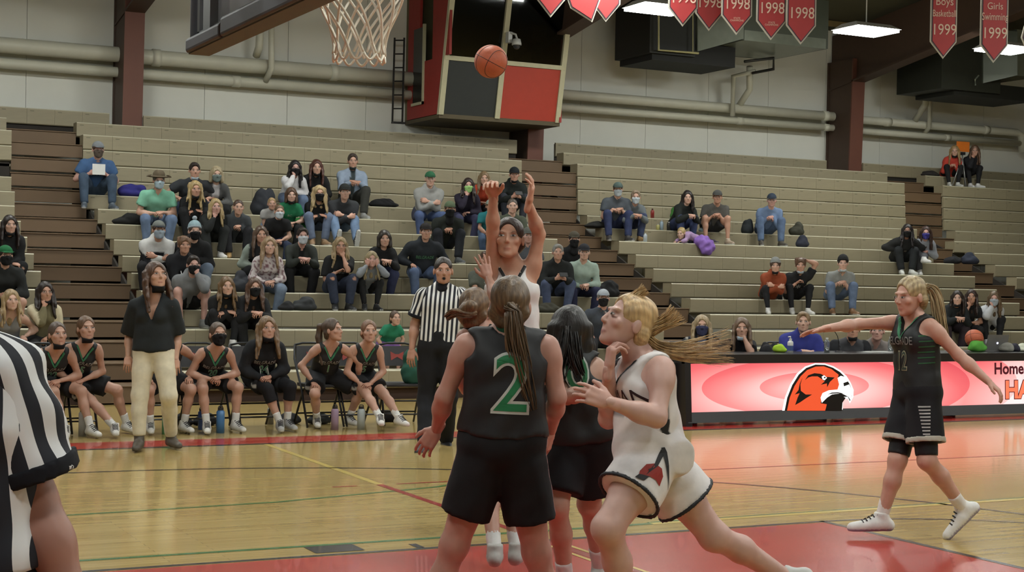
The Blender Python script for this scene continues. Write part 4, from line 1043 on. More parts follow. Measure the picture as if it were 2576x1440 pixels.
o = pb('counter_box', mat('pb_brown_box', (120, 92, 62), .7), lambda b: (b.box(9.2, 9.75, 19.1, 19.4, 5.66, 5.95), b.box(10.9, 11.2, 19.2, 19.4, 6.2, 6.5)))
# security camera on the front of the press box
e = empty('security_camera', tuple(at(1285, 110, Y=18.55)), 'white dome security camera mounted on the press box front above the ball', 'camera')
wm = mat('white_plastic', (215, 215, 210), .35); q = .006
b = MB(); b.box(-.05, .03, .0, .12, .02, .22); b.tube([(0, 0, .2), (.07, -.05, .17), (.09, -.07, .09)], .02, 8); b.build('bracket', wm, e, False)
b = MB(); b.lathe([(.0, .1), (.07, .08), (.09, .0), (.09, -.03), (0, -.03)], (.08, -.08, .0), 16); b.build('camera_housing', wm, e, True)
b = MB(); b.lathe([(.075, 0), (.06, -.05), (.03, -.075), (0, -.08)], (.08, -.08, -.03), 16); b.build('dome', mat('dome_dark', (60, 60, 64), .1), e, True)
# ladder beside the press box
e = empty('wall_ladder', tuple(at(1000, 312, Y=20.1)), 'narrow black access ladder on the wall left of the press box', 'ladder')
o0 = at(1000, 312, Y=20.1); lm = mat('ladder_black', (34, 32, 30), .5)
pA, pB_, pC, pD = [np.array(at(*q_, Y=20.1))-o0 for q_ in ((987, 310), (1012, 310), (993, 95), (1017, 95))]
for a, c_ in ((pA, pC), (pB_, pD)): b = MB(); b.tube([a, c_], .02, 6); b.build('rail', lm, e)
for t in np.linspace(.01, .97, 7): b = MB(); b.tube([pA+(pC-pA)*t, pB_+(pD-pB_)*t], .014, 6); b.build('rung', lm, e)
b = MB(); b.box(-.13, .12, -.12, .0, -.0, .03); b.build('foot_plate', lm, e)
# ducts
SH = mat('duct_grey_green', (92, 98, 84), .42, metal=.3, noise=.08, scale=2); SHD = mat('duct_dark', (34, 35, 28), .6); SHL = mat('duct_side', (150, 156, 140), .35, metal=.5)
e = empty('duct_unit', tuple(at(1860, 100, Y=18.4)), 'grey-green air duct unit hanging behind the left group of pennants', 'duct')
O = at(1860, 100, Y=18.4)
def rel(u, v, Y): return np.array(at(u, v, Y=Y))-O
def boxuv(b, u0, u1, v0, v1, Y, dep):
    p0, p1 = rel(u0, v1, Y), rel(u1, v0, Y); b.box(p0[0], p1[0], p0[1], p0[1]+dep, p0[2], p1[2])
b = MB(); boxuv(b, 1634, 1752, -12, 132, 18.4, 1.3); b.build('unit_housing', SHD, e)
b = MB(); boxuv(b, 1640, 1850, 120, 150, 18.5, 1.2); b.build('drain_pan', mat('pan_black', (26, 26, 22), .7), e)
b = MB(); p = [rel(1752, 130, 18.4), rel(1868, 98, 17.7), rel(1868, 2, 17.7), rel(1752, 0, 18.4)]; b.poly(p, .04, (0, 1, 0)); b.build('transition_panel', SHL, e)
b = MB(); boxuv(b, 1868, 2085, 2, 100, 17.7, 1.9); b.build('duct_box', SH, e)
b = MB(); p0, p1 = rel(1752, 128, 18.4), rel(1868, 98, 17.7)
b.poly([p0, p1, p1+V(0, 1.9, 0), p0+V(0, 1.2, 0)], .02, (0, 0, -1)); b.build('transition_underside', SH, e)
b = MB(); boxuv(b, 1872, 2078, 98, 101, 17.69, 1.8); b.build('lower_flange', SHL, e)
b = MB(); q0 = rel(1657, -20, 18.3); q1 = rel(1657, 126, 18.3); q2 = rel(1757, 134, 18.3); b.tube([q0, q1, q2], .022, 8); b.tube([rel(1743, -10, 18.3), rel(1743, 130, 18.3)], .010, 6); b.build('gas_pipe', mat('gas_yellow', (214, 206, 150), .5), e)
O = at(2460, 170, Y=18.0)
e = empty('duct_unit', tuple(O), 'dark grey hanging heater unit with duct behind the two rightmost pennants', 'duct')
b = MB(); boxuv(b, 2368, 2520, 66, 222, 18.2, 1.4); b.build('unit_housing', mat('unit_grey', (58, 60, 50), .5, metal=.2), e)
b = MB(); boxuv(b, 2400, 2600, 222, 238, 18.3, 1.2); b.build('drain_pan', SHD, e)
b = MB(); p = [rel(2470, 210, 18.2), rel(2556, 190, 17.7), rel(2556, 80, 17.7), rel(2470, 70, 18.2)]; b.poly(p, .04, (0, 1, 0)); b.build('transition_panel', SH, e)
b = MB(); boxuv(b, 2556, 2610, 80, 190, 17.7, 1.5); b.build('duct_box', SHL, e)
b = MB(); c_ = rel(2514, 145, 18.15); b.lathe([(.0, 0), (.1, 0), (.1, .02), (.07, .03), (0, .03)], (0, 0, 0), 16)
o = b.build('round_port', SHD, e, True); o.rotation_euler = (PI/2, 0, 0); o.location = tuple(c_)
b = MB(); b.tube([rel(2454, 215, 18.), rel(2453, 200, 18.), rel(2462, 190, 18.)], .02, 6); b.build('valve', SHL, e)
# pennants
PR = mat('pennant_red', (172, 44, 46), .6, noise=.06, scale=6); PWt = mat('pennant_border', (206, 200, 184), .6); PT = mat('pennant_lettering', (226, 198, 176), .6); PNV = mat('pennant_navy', (60, 40, 60), .6)
def pennant(u, tipv, w, d, lab, lines, ang=0., tall=1.35, wpx=75):
    tip = np.array(at(u, tipv, d=d)); px = d/FPX
    W_ = wpx*px; hgt = tall; sl_ = W_*.62
    e = empty('pennant', tuple(tip), lab, 'pennant', 'championship pennants'); e.rotation_euler = (0, math.radians(ang), -YAW*.9)
    def outl(m_): k = W_/2-m_; z0 = m_*1.45; return [(0, 0, z0), (k, 0, sl_+m_*.35), (k, 0, hgt-m_), (-k, 0, hgt-m_), (-k, 0, sl_+m_*.35)]
    b = MB(); b.poly(outl(0), .012, (0, -1, 0)); b.build('border', PWt, e)
    b = MB(); b.poly([(x, -.014, z) for x, y, z in outl(.018)], .004, (0, -1, 0)); b.build('inner_line', PNV, e)
    b = MB(); b.poly([(x, -.020, z) for x, y, z in outl(.030)], .004, (0, -1, 0)); b.build('field', PR, e)
    for txt, z, size, sx in lines:
        M = Matrix.Translation((0, -.028, z))@Matrix.Rotation(PI/2, 4, 'X'); text_obj('lettering', txt, size, M, PT, e, scx=sx)
    b = MB(); b.tube([(-W_*.35, -.0, hgt), (-W_*.3, .02, hgt+.25)], .006, 5); b.tube([(W_*.35, -.0, hgt), (W_*.3, .02, hgt+.25)], .006, 5); b.build('hanging_cord', PWt, e)
u_ = 20/FPX
def yr(y, z=.40): return (y, z, .21, .82)
pennant(1385, 44, 80, 20, 'red pennant at the far left of the row, only its bare tip in view', [('1997', .62, .2, .82)])
pennant(1490, 56, 82, 20.1, 'tilted red pennant reading 1997, second from the left', [('1997', .44, .2, .82)], ang=-20, wpx=82)
pennant(1524, 55, 70, 20.5, 'red pennant mostly hidden behind the tilted 1997 one', [('1998', .42, .2, .82)], wpx=72)
pennant(1717, 67, 75, 20, 'red 1998 pennant left of the four other 1998 ones, in front of the light panel', [yr('1998', .37)])
pennant(1783, 78, 68, 20.3, 'red 1998 pennant, narrow, second of the five 1998 ones', [yr('1998', .37)], wpx=70)
pennant(1852, 88, 75, 20.1, 'red Swimming 1998 pennant whose tip is lit pale, left of the other Swimming one', [yr('1998', .40), ('Swimming', .60, .12, .8), ('STATE\nCHAMPIONS', .20, .035, .9)], wpx=78)
pennant(1939, 101, 75, 20.1, 'red Swimming 1998 pennant directly left of the Golf one', [yr('1998', .41), ('Swimming', .62, .12, .8), ('STATE\nCHAMPIONS', .21, .035, .9)], wpx=76)
pennant(2014, 112, 75, 20.0, 'red Golf 1998 pennant, rightmost of the five 1998 ones', [yr('1998', .40), ('Golf', .63, .15, .85), ('Girls', .80, .12, .8)], wpx=76)
pennant(2372, 148, 68, 20.5, 'red Boys Basketball 1999 pennant', [yr('1999', .38), ('Basketball', .60, .13, .62), ('Boys', .76, .15, .85), ('State\nChampions', .97, .075, .9)], wpx=68)
pennant(2499, 158, 70, 20.2, 'red Girls Swimming 1999 pennant', [yr('1999', .38), ('Swimming', .60, .14, .62), ('Girls', .74, .13, .85), ('State\nChampions', .96, .075, .9)], wpx=71)
pennant(2592, 150, 75, 20.4, 'red pennant cut off by the right photo edge', [yr('1999', .38)], ang=14)
a0 = np.array(at(1330, -170, d=20.5)); a1 = np.array(at(2640, -120, d=20.5)); b = MB(); b.tube([a0-a0, a1-a0], .01, 6); tag(b.build('pennant_wire', PWt), 'thin wire the red pennants hang from', 'wire').location = tuple(a0)
# backboard, rim and net
e = empty('basketball_backboard', (-.475, .0, 2.74), 'glass basketball backboard with grey padded lower edge', 'backboard')
GL = mat('board_glass', (205, 205, 212), .12, noise=0); GL.node_tree.nodes['Principled BSDF'].inputs['Transmission Weight'].default_value = .75
b = MB(); b.box(-.012, .006, -.9, .9, .05, 1.06); b.build('glass_panel', GL, e)
FRM = mat('board_frame', (120, 122, 124), .4, metal=.4)
b = MB()
for y in (-.9, .86): b.box(-.04, .015, y, y+.04, .06, 1.07)
b.box(-.04, .015, -.9, .9, 1.04, 1.08); b.box(-.04, .01, -.9, .9, .05, .09); b.box(-.06, -.02, .60, .72, .05, 1.05); b.build('metal_frame', FRM, e)
PAD = mat('board_pad', (72, 72, 78), .5, noise=.05); PAD2 = mat('pad_underside', (84, 74, 56), .6)
for seg_, (ya, yb) in enumerate(((-.96, .35), (.36, .96))):
    b = MB(); b.box(-.085, .05, ya, yb, -.01, .065 if seg_ else .085); 
    o = b.build('lower_pad', PAD, e); md = o.modifiers.new('bev', 'BEVEL'); md.width = .018; md.segments = 3
b = MB()
b.box(-.06, .04, .935, .975, .03, .42); o = b.build('corner_pad', PAD, e); md = o.modifiers.new('bev', 'BEVEL'); md.width = .016; md.segments = 3
b = MB(); b.box(-.07, .035, -.94, .94, -.016, -.01); b.build('pad_underside', PAD2, e)
b = MB(); b.box(-.5, -.04, -.35, .35, .3, .36); b.box(-.5, -.04, -.35, .35, .7, .76); b.tube([(-.3, 0, .5), (-.6, 0, 5.8)], .06, 10); b.build('support_arm', FRM, e)
e = empty('basketball_hoop', (0, 0, 3.05), 'orange basketball rim with white cord net hanging at top left', 'basketball hoop')
ORG = mat('rim_orange', (200, 80, 40), .4)
b = MB(); b.tube([(.2286*math.cos(t), .2286*math.sin(t), 0) for t in np.linspace(0, 2*PI, 33)[:-1]], .009, 8, closed=True); b.build('rim_ring', ORG, e, True)
b = MB(); b.box(-.475, -.46, -.1, .1, -.16, .02); b.box(-.47, -.22, -.06, .06, -.006, .006); b.tube([(-.46, .06, -.14), (-.25, .1, -.01)], .008, 6); b.tube([(-.46, -.06, -.14), (-.25, -.1, -.01)], .008, 6); b.build('mounting_bracket', ORG, e)
NET = mat('net_cord', (232, 226, 210), .8, noise=.05, ak=1.)
def netp(t, z):   # profile radius
    q_ = -z/.40; r = .2286-.108*min(1, q_*1.1)+.010*math.sin(q_*6); return r
for dr_ in (1, -1):
    for i in range(12):
        pts = []
        for j in range(25):
            zz = -.40*j/24; a = 2*PI*(i+.5*(dr_ < 0))/12+dr_*2*PI/12*(j/24*2.6); r = netp(a, zz)+.003*dr_
            pts.append((r*math.cos(a), r*math.sin(a), zz))
        a = 2*PI*(i)/12+dr_*.3
        b = MB(); b.tube(pts, .0062, 5); b.build('net_strand', NET, e, True)
for i in range(12):
    a0_ = 2*PI*i/12+2*PI/12*2.6; pts = [(netp(0, -.40)*math.cos(a0_+.52*t), netp(0, -.40)*math.sin(a0_+.52*t), -.40-.033*math.sin(PI*t)) for t in np.linspace(0, 1, 7)]
    b = MB(); b.tube(pts, .0062, 5); b.build('net_loop', NET, e, True)
# ball in the air
BO = mat('ball_orange', (196, 98, 62), .55, noise=.06, scale=60, bump=.2); BS = mat('ball_seam', (60, 36, 30), .6)
def ball(loc, lab, rot=(0.4, .3, .2), r=.119):
    e = empty('basketball', loc, lab, 'ball'); e.rotation_euler = rot
    bm = bmesh.new(); bmesh.ops.create_icosphere(bm, subdivisions=4, radius=r); me = bpy.data.meshes.new('ball_skin'); bm.to_mesh(me); bm.free(); me.materials.append(BO)
    me.polygons.foreach_set('use_smooth', [True]*len(me.polygons)); o = bpy.data.objects.new('ball_skin', me); C.objects.link(o); o.parent = e
    b = MB(); R_ = r*1.001
    b.tube([(R_*math.cos(t), R_*math.sin(t), 0) for t in np.linspace(0, 2*PI, 41)[:-1]], .0022, 5, closed=True)
    b.tube([(R_*math.cos(t), 0, R_*math.sin(t)) for t in np.linspace(0, 2*PI, 41)[:-1]], .0022, 5, closed=True)
    for s_ in (1, -1):
        pts = []
        for t in np.linspace(0, 2*PI, 49)[:-1]:
            p = Vector((math.cos(t)*.72, s_*(.62+.18*math.cos(2*t)), math.sin(t)*.72)); p.normalize(); pts.append(tuple(p*R_))
        b.tube(pts, .0022, 5, closed=True)
    b.build('seams', BS, e, True); return e
ball(tuple(at(1235, 155, d=10.9)), 'orange basketball in the air in front of the press box')
# ================================================================== scorer table with lit screen
TY = 8.06
TO = np.array(at(1728, 890, Y=TY))
def tp(u, v, off=0.): return np.array(at(u, v, Y=TY-off))-V(TO[0], TY, 0)
e = empty('scorers_table', (TO[0], TY, 0), 'black scorer table with glowing red hawk screen along the sideline', 'table')
TB = mat('table_black', (36, 32, 34), .35, noise=.05)
XE = 6.2; zt = .815; z1, z2 = .13, .70
def emat(name, c, s): return mat(name, c, .4, noise=0, emit=s)
zst, zsb = tp(1900, 914)[2], tp(1900, 1033)[2]
b = MB(); b.box(-.05, XE, -.0, .75, zt-.035, zt); b.build('table_top', TB, e)
b = MB(); b.box(-.05, XE, -.03, .03, zst, zt); b.build('upper_rail', TB, e)
b = MB(); b.hexa([(-.02, -.09, .04), (XE, -.09, .04), (XE, .03, .04), (-.02, .03, .04), (-.02, -.05, zsb), (XE, -.05, zsb), (XE, .03, zsb), (-.02, .03, zsb)]); b.build('lower_rail', TB, e)
b = MB(); b.hexa([(-.05, -.09, .0), (.03, -.09, .0), (.03, .72, .0), (-.05, .72, 0), (-.05, -.03, zt-.02), (.03, -.03, zt-.02), (.03, .72, zt-.02), (-.05, .72, zt-.02)]); b.build('end_panel', TB, e)
for x in (2.05, 4.1, 6.1): b = MB(); b.box(x, x+.05, .1, .7, 0, zt-.03); b.build('leg', TB, e)
def screen_mat():
    m = bpy.data.materials.new('screen_glow'); m.use_nodes = True; nt = m.node_tree; N = nt.nodes; L = nt.links; b = N['Principled BSDF']
    tc = N.new('ShaderNodeTexCoord'); sp = N.new('ShaderNodeSeparateXYZ'); L.new(tc.outputs['Object'], sp.inputs[0])
    def M(op, a, b_=None):
        n = N.new('ShaderNodeMath'); n.operation = op
        for i, x in enumerate((a, b_)):
            if x is None: continue
            if isinstance(x, (int, float)): n.inputs[i].default_value = x
            else: L.new(x, n.inputs[i])
        return n.outputs[0]
    pc = tp(2046, 972); px = (tp(2146, 972)[0]-pc[0])/100
    dx = M('DIVIDE', M('SUBTRACT', sp.outputs[0], float(pc[0])), 135*px); dz = M('DIVIDE', M('SUBTRACT', sp.outputs[2], float(pc[2])), .175)
    r = M('SQRT', M('ADD', M('MULTIPLY', dx, dx), M('MULTIPLY', dz, dz)))
    r = M('ADD', r, M('MULTIPLY', M('GREATER_THAN', sp.outputs[0], float(tp(2300, 970)[0])), .0))
    st = M('FRACT', M('MULTIPLY', r, 1.0)); t = M('MULTIPLY', M('SUBTRACT', 1., st), .45)
    fall = M('MAXIMUM', M('SUBTRACT', 1., M('MULTIPLY', r, .26)), 0.)
    dx2 = M('ABSOLUTE', M('SUBTRACT', sp.outputs[0], float(tp(2560, 970)[0]))); f2 = M('MAXIMUM', M('SUBTRACT', 1., M('MULTIPLY', dx2, .9)), 0.)
    fall = M('MAXIMUM', M('MULTIPLY', fall, .8), f2)
    tz = M('MULTIPLY', M('SUBTRACT', float(zst), sp.outputs[2]), 1.1)
    tot = M('ADD', M('ADD', M('MULTIPLY', t, .5), M('MULTIPLY', fall, .55)), M('MULTIPLY', tz, .45))
    rp = N.new('ShaderNodeValToRGB'); L.new(tot, rp.inputs[0]); el = rp.color_ramp.elements
    el[0].position = .1; el[0].color = (*lin((216, 72, 84)), 1); el[1].position = .95; el[1].color = (*lin((255, 228, 226)), 1)
    for p, c in ((.32, (232, 102, 106)), (.5, (242, 142, 140)), (.66, (250, 186, 182))): q = el.new(p); q.color = (*lin(c), 1)
    L.new(rp.outputs[0], b.inputs['Emission Color']); b.inputs['Emission Strength'].default_value = SCR
    b.inputs['Base Color'].default_value = (.02, .02, .02, 1); b.inputs['Roughness'].default_value = .3; return m
SCR = 1.2
b = MB(); b.hexa([(.04, -.052, zsb), (XE, -.052, zsb), (XE, .02, zsb), (.04, .02, zsb), (.04, -.028, zst), (XE, -.028, zst), (XE, .02, zst), (.04, .02, zst)])
scr = b.build('screen', screen_mat(), e)
EW = emat('led_white', (255, 252, 250), SCR*1.1); EK = emat('led_black', (22, 14, 14), .3); EO = emat('led_orange', (232, 84, 44), SCR*.95); ER = emat('led_maroon', (86, 18, 34), SCR*.6); EO2 = emat('led_orange_light', (250, 120, 84), SCR)
def logo(name, pts, layer, m):
    b = MB(); P = []
    for x, y in pts:
        q = tp(1676+x/2.862, 740+y/2.862); z = q[2]; yy = -.052+(z-zsb)/(zst-zsb)*.024-.003*layer-.002
        P.append((q[0], yy, z))
    b.poly(P[::-1] if False else P, .002, (0, -1, 0)); return b.build(name, m, scr)
logo('hawk_outline', [(815, 838), (838, 742), (878, 650), (928, 572), (988, 522), (1060, 498), (1130, 500), (1192, 520), (1242, 550), (1284, 590), (1312, 638), (1332, 690), (1328, 740), (1303, 785), (1290, 752), (1252, 752), (1250, 838)], 0, EW)
logo('hawk_outline', [(832, 838), (853, 745), (891, 655), (940, 580), (995, 532), (1062, 508), (1130, 510), (1186, 530), (1235, 560), (1275, 600), (1302, 645), (1320, 690), (1317, 735), (1302, 770), (1288, 738), (1243, 740), (1238, 838)], 1, EK)
logo('hawk_head', [(848, 838), (870, 745), (906, 662), (952, 592), (1000, 547), (1062, 522), (1120, 520), (1175, 540), (1225, 580), (1217, 610), (1226, 650), (1215, 688), (1150, 700), (1102, 735), (1090, 785), (1134, 792), (1122, 838)], 2, EO)
logo('hawk_beak', [(1216, 604), (1240, 588), (1272, 596), (1296, 626), (1256, 640), (1260, 664), (1298, 650), (1318, 690), (1309, 768), (1290, 738), (1240, 713), (1172, 722), (1136, 745), (1098, 782), (1090, 745), (1105, 712), (1150, 692), (1214, 686), (1226, 650)], 3, EW)
logo('hawk_brow', [(981, 618), (1005, 584), (1050, 569), (1095, 574), (1132, 595), (1194, 600), (1158, 632), (1138, 670), (1138, 642), (1094, 652), (1122, 628), (1102, 612), (1072, 592), (1030, 592), (1004, 600)], 4, EK)
logo('hawk_eye', [(1100, 594), (1118, 584), (1138, 602), (1120, 620), (1106, 614)], 5, EW)
logo('hawk_pupil', [(1114, 596), (1124, 594), (1127, 604), (1116, 606)], 6, EK)
logo('hawk_feather', [(962, 604), (946, 650), (948, 695), (982, 722), (1028, 722), (985, 748), (940, 778), (905, 797), (924, 745), (940, 712), (905, 722), (932, 690), (942, 645)], 4, EK)
logo('hawk_throat', [(1140, 742), (1180, 728), (1246, 735), (1270, 746), (1246, 780), (1240, 838), (1120, 838), (1136, 792), (1112, 786)], 3, EK)
logo('hawk_mouth', [(1140, 722), (1170, 708), (1215, 706), (1262, 716), (1215, 714), (1172, 716)], 4, EK)
def ledtext(t, u, v0, v1, m, layer, offs=0., name='lettering', scx=1.):
    a, c_ = tp(u, v0), tp(u, v1); hgt = (a[2]-c_[2])/.70
    me = text_mesh(t, hgt, offs, 'LEFT'); yy = -.052+((a[2]+c_[2])/2-zsb)/(zst-zsb)*.024-.003*layer-.003
    me.transform(Matrix.Translation((a[0], yy, (a[2]+c_[2])/2))@Matrix.Rotation(PI/2-.04, 4, 'X')@Matrix.Diagonal((scx, 1, 1, 1))); me.materials.append(m); me.name = name
    o = bpy.data.objects.new(name, me); C.objects.link(o); o.parent = scr
ledtext('Home of the', 2495, 915, 943, ER, 1, .006)
ledtext('HAWKS', 2521, 962, 1004, ER, 1, .022, scx=1.05); ledtext('HAWKS', 2521, 962, 1004, EO2, 2, .012, scx=1.05)
# things on the table
def on_table(u, yy, z=zt): p = at(u, 885, Y=yy); return (p[0], yy, z)
PLW = mat('plastic_white', (232, 232, 228), .35)
CLR = mat('bottle_clear', (215, 222, 224), .1, noise=0); CLR.node_tree.nodes['Principled BSDF'].inputs['Transmission Weight'].default_value = .8
def bottle(loc, r, h, m, capm, lab, name='bottle', pump=False, group=None):
    e = empty(name, loc, lab, 'bottle', group)
    b = MB(); b.lathe([(0, 0), (r, 0), (r, h*.70), (r*.85, h*.78), (r*.38, h*.84), (r*.38, h*.88), (0, h*.88)], n=18); b.build('bottle_body', m, e, True)
    b = MB(); b.lathe([(0, h*.86), (r*.48, h*.86), (r*.48, h*.97), (0, h*.97)], n=12)
    if pump: b.tube([(0, 0, h*.95), (0, 0, h*1.1)], .006, 6); b.tube([(0, 0, h*1.1), (-.035, 0, h*1.09)], .008, 6)
    b.build('pump_head' if pump else 'cap', capm, e); return e
e1 = bottle(on_table(1988, 8.3), .035, .18, PLW, PLW, 'white pump bottle on the scorer table in front of the blue jacket man', pump=True)
b = MB(); b.lathe([(.0355, .03), (.0355, .09)], n=18); b.build('bottle_label', mat('label_blue', (70, 90, 150), .5), e1)
WB = mat('cap_white', (225, 225, 225), .4)
bottle(on_table(2080, 8.35), .032, .19, CLR, WB, 'clear water bottle on the table beside the blue jacket man')
bottle(on_table(1727, 8.3), .032, .2, CLR, WB, 'clear water bottle standing on the left end of the scorer table')
bottle(on_table(2240, 8.35), .034, .2, CLR, WB, 'clear bottle on the table just left of the walking number 12 player')
ball(on_table(2450, 8.5, zt+.17), 'orange basketball resting on green cloth on the scorer table', (1.2, .5, .3))
def blob(name, loc, r, c, lab, cat, seed=0, amp=.35, m=None, flat=1.):
    rnd = random.Random(seed); P = []
    for i in range(9): a = rnd.uniform(0, 2*PI); q = rnd.uniform(.0, .8); P.append(Ell((r[0]*.6*q*math.cos(a), r[1]*.6*q*math.sin(a), r[2]*rnd.uniform(.3, .75)), (r[0]*rnd.uniform(.3, .5), r[1]*rnd.uniform(.35, .6), r[2]*rnd.uniform(.25, .5))))
    P.append(Ell((0, 0, r[2]*.3), (r[0]*.85, r[1]*.85, r[2]*.4)))
    p, q = shape(P, max(.012, min(r)*.12), .03, wrinkle=.006, planes=[((0, 0, .002), V(0, 0, -1))])
    o = mesh_obj(name, p, q, lin(c), m or CLOTH, None); o.location = loc; tag(o, lab, cat); return o
blob('green_cloth', on_table(2458, 8.45), (.16, .12, .14), (96, 170, 70), 'bright green cloth bundled under the basketball on the table', 'cloth', 3)
e = empty('laptop', on_table(2505, 8.45), 'silver laptop open on the scorer table right of the ball', 'laptop'); e.rotation_euler = (0, 0, -.15)
AL = mat('aluminium', (150, 148, 148), .35, metal=.5)
b = MB(); b.box(-.16, .16, .0, .23, 0, .012); b.build('keyboard_base', AL, e)
b = MB(); b.hexa([(-.16, -.0, .012), (.16, 0, .012), (.16, .008, .012), (-.16, .008, .012), (-.16, -.06, .22), (.16, -.06, .22), (.16, -.052, .22), (-.16, -.052, .22)]); b.build('lid', AL, e)
b = MB(); b.lathe([(0, 0), (.014, 0), (.014, .002), (0, .002)], n=12); o = b.build('lid_logo', emat('logo_glow', (220, 225, 255), 2.), e); o.rotation_euler = (PI/2+.27, 0, 0); o.location = (0, -.033, .11)
for u, lab, c, r in ((2532, 'grey pair of sneakers lying on the table right of the laptop', (150, 148, 140), (.13, .09, .11)), (2552, 'dark cloth bundle on the table near the right photo edge', (50, 48, 60), (.10, .08, .10)), (2572, 'white and yellow towel on the table at the right photo edge', (214, 216, 196), (.16, .1, .09))):
    blob('table_bundle', on_table(u, 8.4), r, c, lab, 'bundle', u)
e = empty('paper_stack', on_table(2215, 8.35), 'white paper sheets on the table in front of the raglan shirt man', 'paper')
for i in range(3): b = MB(); b.box(-.2+.03*i, .12+.02*i, -.08, .13, .004*i, .004*i+.003); b.build('sheet', PLW, e)
e = empty('desk_microphone', on_table(2110, 8.4), 'thin black gooseneck microphone on the scorer table', 'microphone'); b = MB(); b.lathe([(0, 0), (.05, 0), (.04, .02), (0, .02)], n=12); b.build('base', TB, e)
b = MB(); b.tube([(0, 0, .02), (0, 0, .12), (-.04, -.02, .2), (-.10, -.04, .26)], .005, 6); b.build('gooseneck', TB, e); b = MB(); b.tube([(-.10, -.04, .26), (-.13, -.05, .285)], .011, 8); b.build('capsule', TB, e)
blob('lime_bag', on_table(1962, 8.5), (.11, .09, .09), (176, 214, 60), 'lime green bag on the table left of the white pump bottle', 'bag', 9)
blob('coat', on_table(1935, 8.7, .5), (.22, .14, .42), (38, 38, 42), 'black coat draped over the chair beside the brown-haired woman at the table', 'coat', 12)
blob('paper_cup', tuple(at(1714, 905, Y=8.3)-V(0, 0, .05)), (.03, .03, .08), (226, 226, 224), 'small white cup at the left end of the scorer table', 'cup', 4)
# speaker / cart left of the table
e = empty('equipment_cart', (at(1700, 1060, Z=0)[0]-.05, 8.3, 0), 'black equipment cart with cables left of the scorer table', 'cart')
b = MB(); b.box(-.3, .1, -.1, .35, .08, .72); b.build('cart_body', mat('cart_black', (30, 30, 32), .5), e)
for x in (-.26, .06):
    for y in (-.06, .3): b = MB(); b.lathe([(0, 0), (.03, 0), (.03, .08), (0, .08)], (x, y, 0), 10); b.build('caster', TB, e)
# folding chairs and seated players' things
CF = mat('chair_frame', (44, 44, 46), .35, metal=.3); CSE = mat('chair_pad', (42, 40, 42), .55); CLG = mat('chair_logo', (170, 60, 48), .6)
def make_chair(loc, rz, lab):
    e = empty('folding_chair', loc, lab, 'chair', 'black folding chairs of the bench', rz)
    b = MB(); b.box(-.20, .20, -.19, .20, .43, .465, bev=.01); b.build('seat', CSE, e)
    b = MB(); P = [(-.20, .23, .64), (.20, .23, .64), (.20, .25, .64), (-.20, .25, .64), (-.185, .29, .86), (.185, .29, .86), (.185, .31, .86), (-.185, .31, .86)]
    b.hexa(P); bk = b.build('backrest', CSE, e)
    b = MB(); b.poly([(-.07, .245, .70), (.0, .252, .74), (.07, .245, .70), (.075, .268, .80), (.02, .262, .77), (-.02, .262, .77), (-.075, .268, .80)], .004, (0, 1, 0)); b.build('back_emblem', CLG, bk)
    for s in (1, -1):
        b = MB(); b.tube([(s*.225, -.24, .01), (s*.22, .0, .42), (s*.215, .26, .72), (s*.19, .33, .87)], .0125, 8); b.build('front_leg', CF, e, True)
        b = MB(); b.tube([(s*.205, .26, .01), (s*.205, -.02, .40), (s*.205, -.10, .43)], .0125, 8); b.build('rear_leg', CF, e, True)
    b = MB(); b.tube([(-.19, .33, .87), (-.1, .34, .89), (.1, .34, .89), (.19, .33, .87)], .0125, 8); b.build('top_rail', CF, e, True)
    b = MB(); b.tube([(-.225, -.17, .13), (.225, -.17, .13)], .01, 6); b.build('crossbar', CF, e)
    b = MB(); b.tube([(-.205, .17, .13), (.205, .17, .13)], .01, 6); b.build('crossbar', CF, e); b = MB(); b.tube([(-.22, -.09, .27), (.22, -.09, .27)], .01, 6); b.build('crossbar', CF, e)
    return e
def flask(u, v, r, h, c, lab, capc=(40, 40, 42)):
    p = at(u, v, Z=0); e = empty('water_flask', (p[0], p[1], 0), lab, 'bottle', 'metal flasks under the bench chairs'); m = col(c, .35)
    b = MB(); b.lathe([(0, 0), (r, 0), (r, h*.84), (r*.7, h*.90), (r*.62, h*.90), (0, h*.90)], n=20); b.build('flask_body', m, e, True)
    b = MB(); b.lathe([(0, h*.89), (r*.7, h*.89), (r*.7, h), (0, h)], n=16); b.tube([(-r*.6, 0, h*.98), (-r*.4, 0, h*1.06), (r*.4, 0, h*1.06), (r*.6, 0, h*.98)], .006, 6); b.build('flask_lid', col(capc, .5), e)
flask(208, 1098, .042, .27, (176, 176, 172), 'grey-white flask standing beside the foot of the leftmost bench player')
flask(417, 1093, .04, .30, (92, 170, 128), 'mint green flask standing between the boots of the standing coach')
flask(506, 1082, .035, .22, (66, 96, 160), 'blue flask half hidden behind the shoe of the masked bench player')
flask(554, 1090, .042, .26, (78, 132, 188), 'bright blue flask between the feet of the masked bench player')
flask(842, 1082, .04, .25, (176, 150, 176), 'lilac flask right of the first foot of the ponytailed bench player')
flask(908, 1082, .042, .25, (190, 200, 200), 'pale grey flask between the two rightmost bench players')
flask(680, 1068, .035, .2, (150, 150, 150), 'small grey flask under the chair of the knee-sleeved player')
for u, v, c, lab in ((530, 1076, (34, 34, 38), 'black bag on the floor under the masked bench player'), (745, 1072, (50, 50, 52), 'dark shoes on the floor beside the knee-sleeved bench player'),
                     (820, 1072, (70, 72, 72), 'grey bag behind the lilac flask'), (1000, 1066, (38, 38, 42), 'black bag behind the feet of the rightmost bench player'), (470, 1078, (34, 34, 38), 'black bundle on the floor right of the coach')):
    p = at(u, v, Z=0); blob('floor_bag', (p[0], p[1]+.25, 0), (.16, .12, .12), c, lab, 'bag', u)
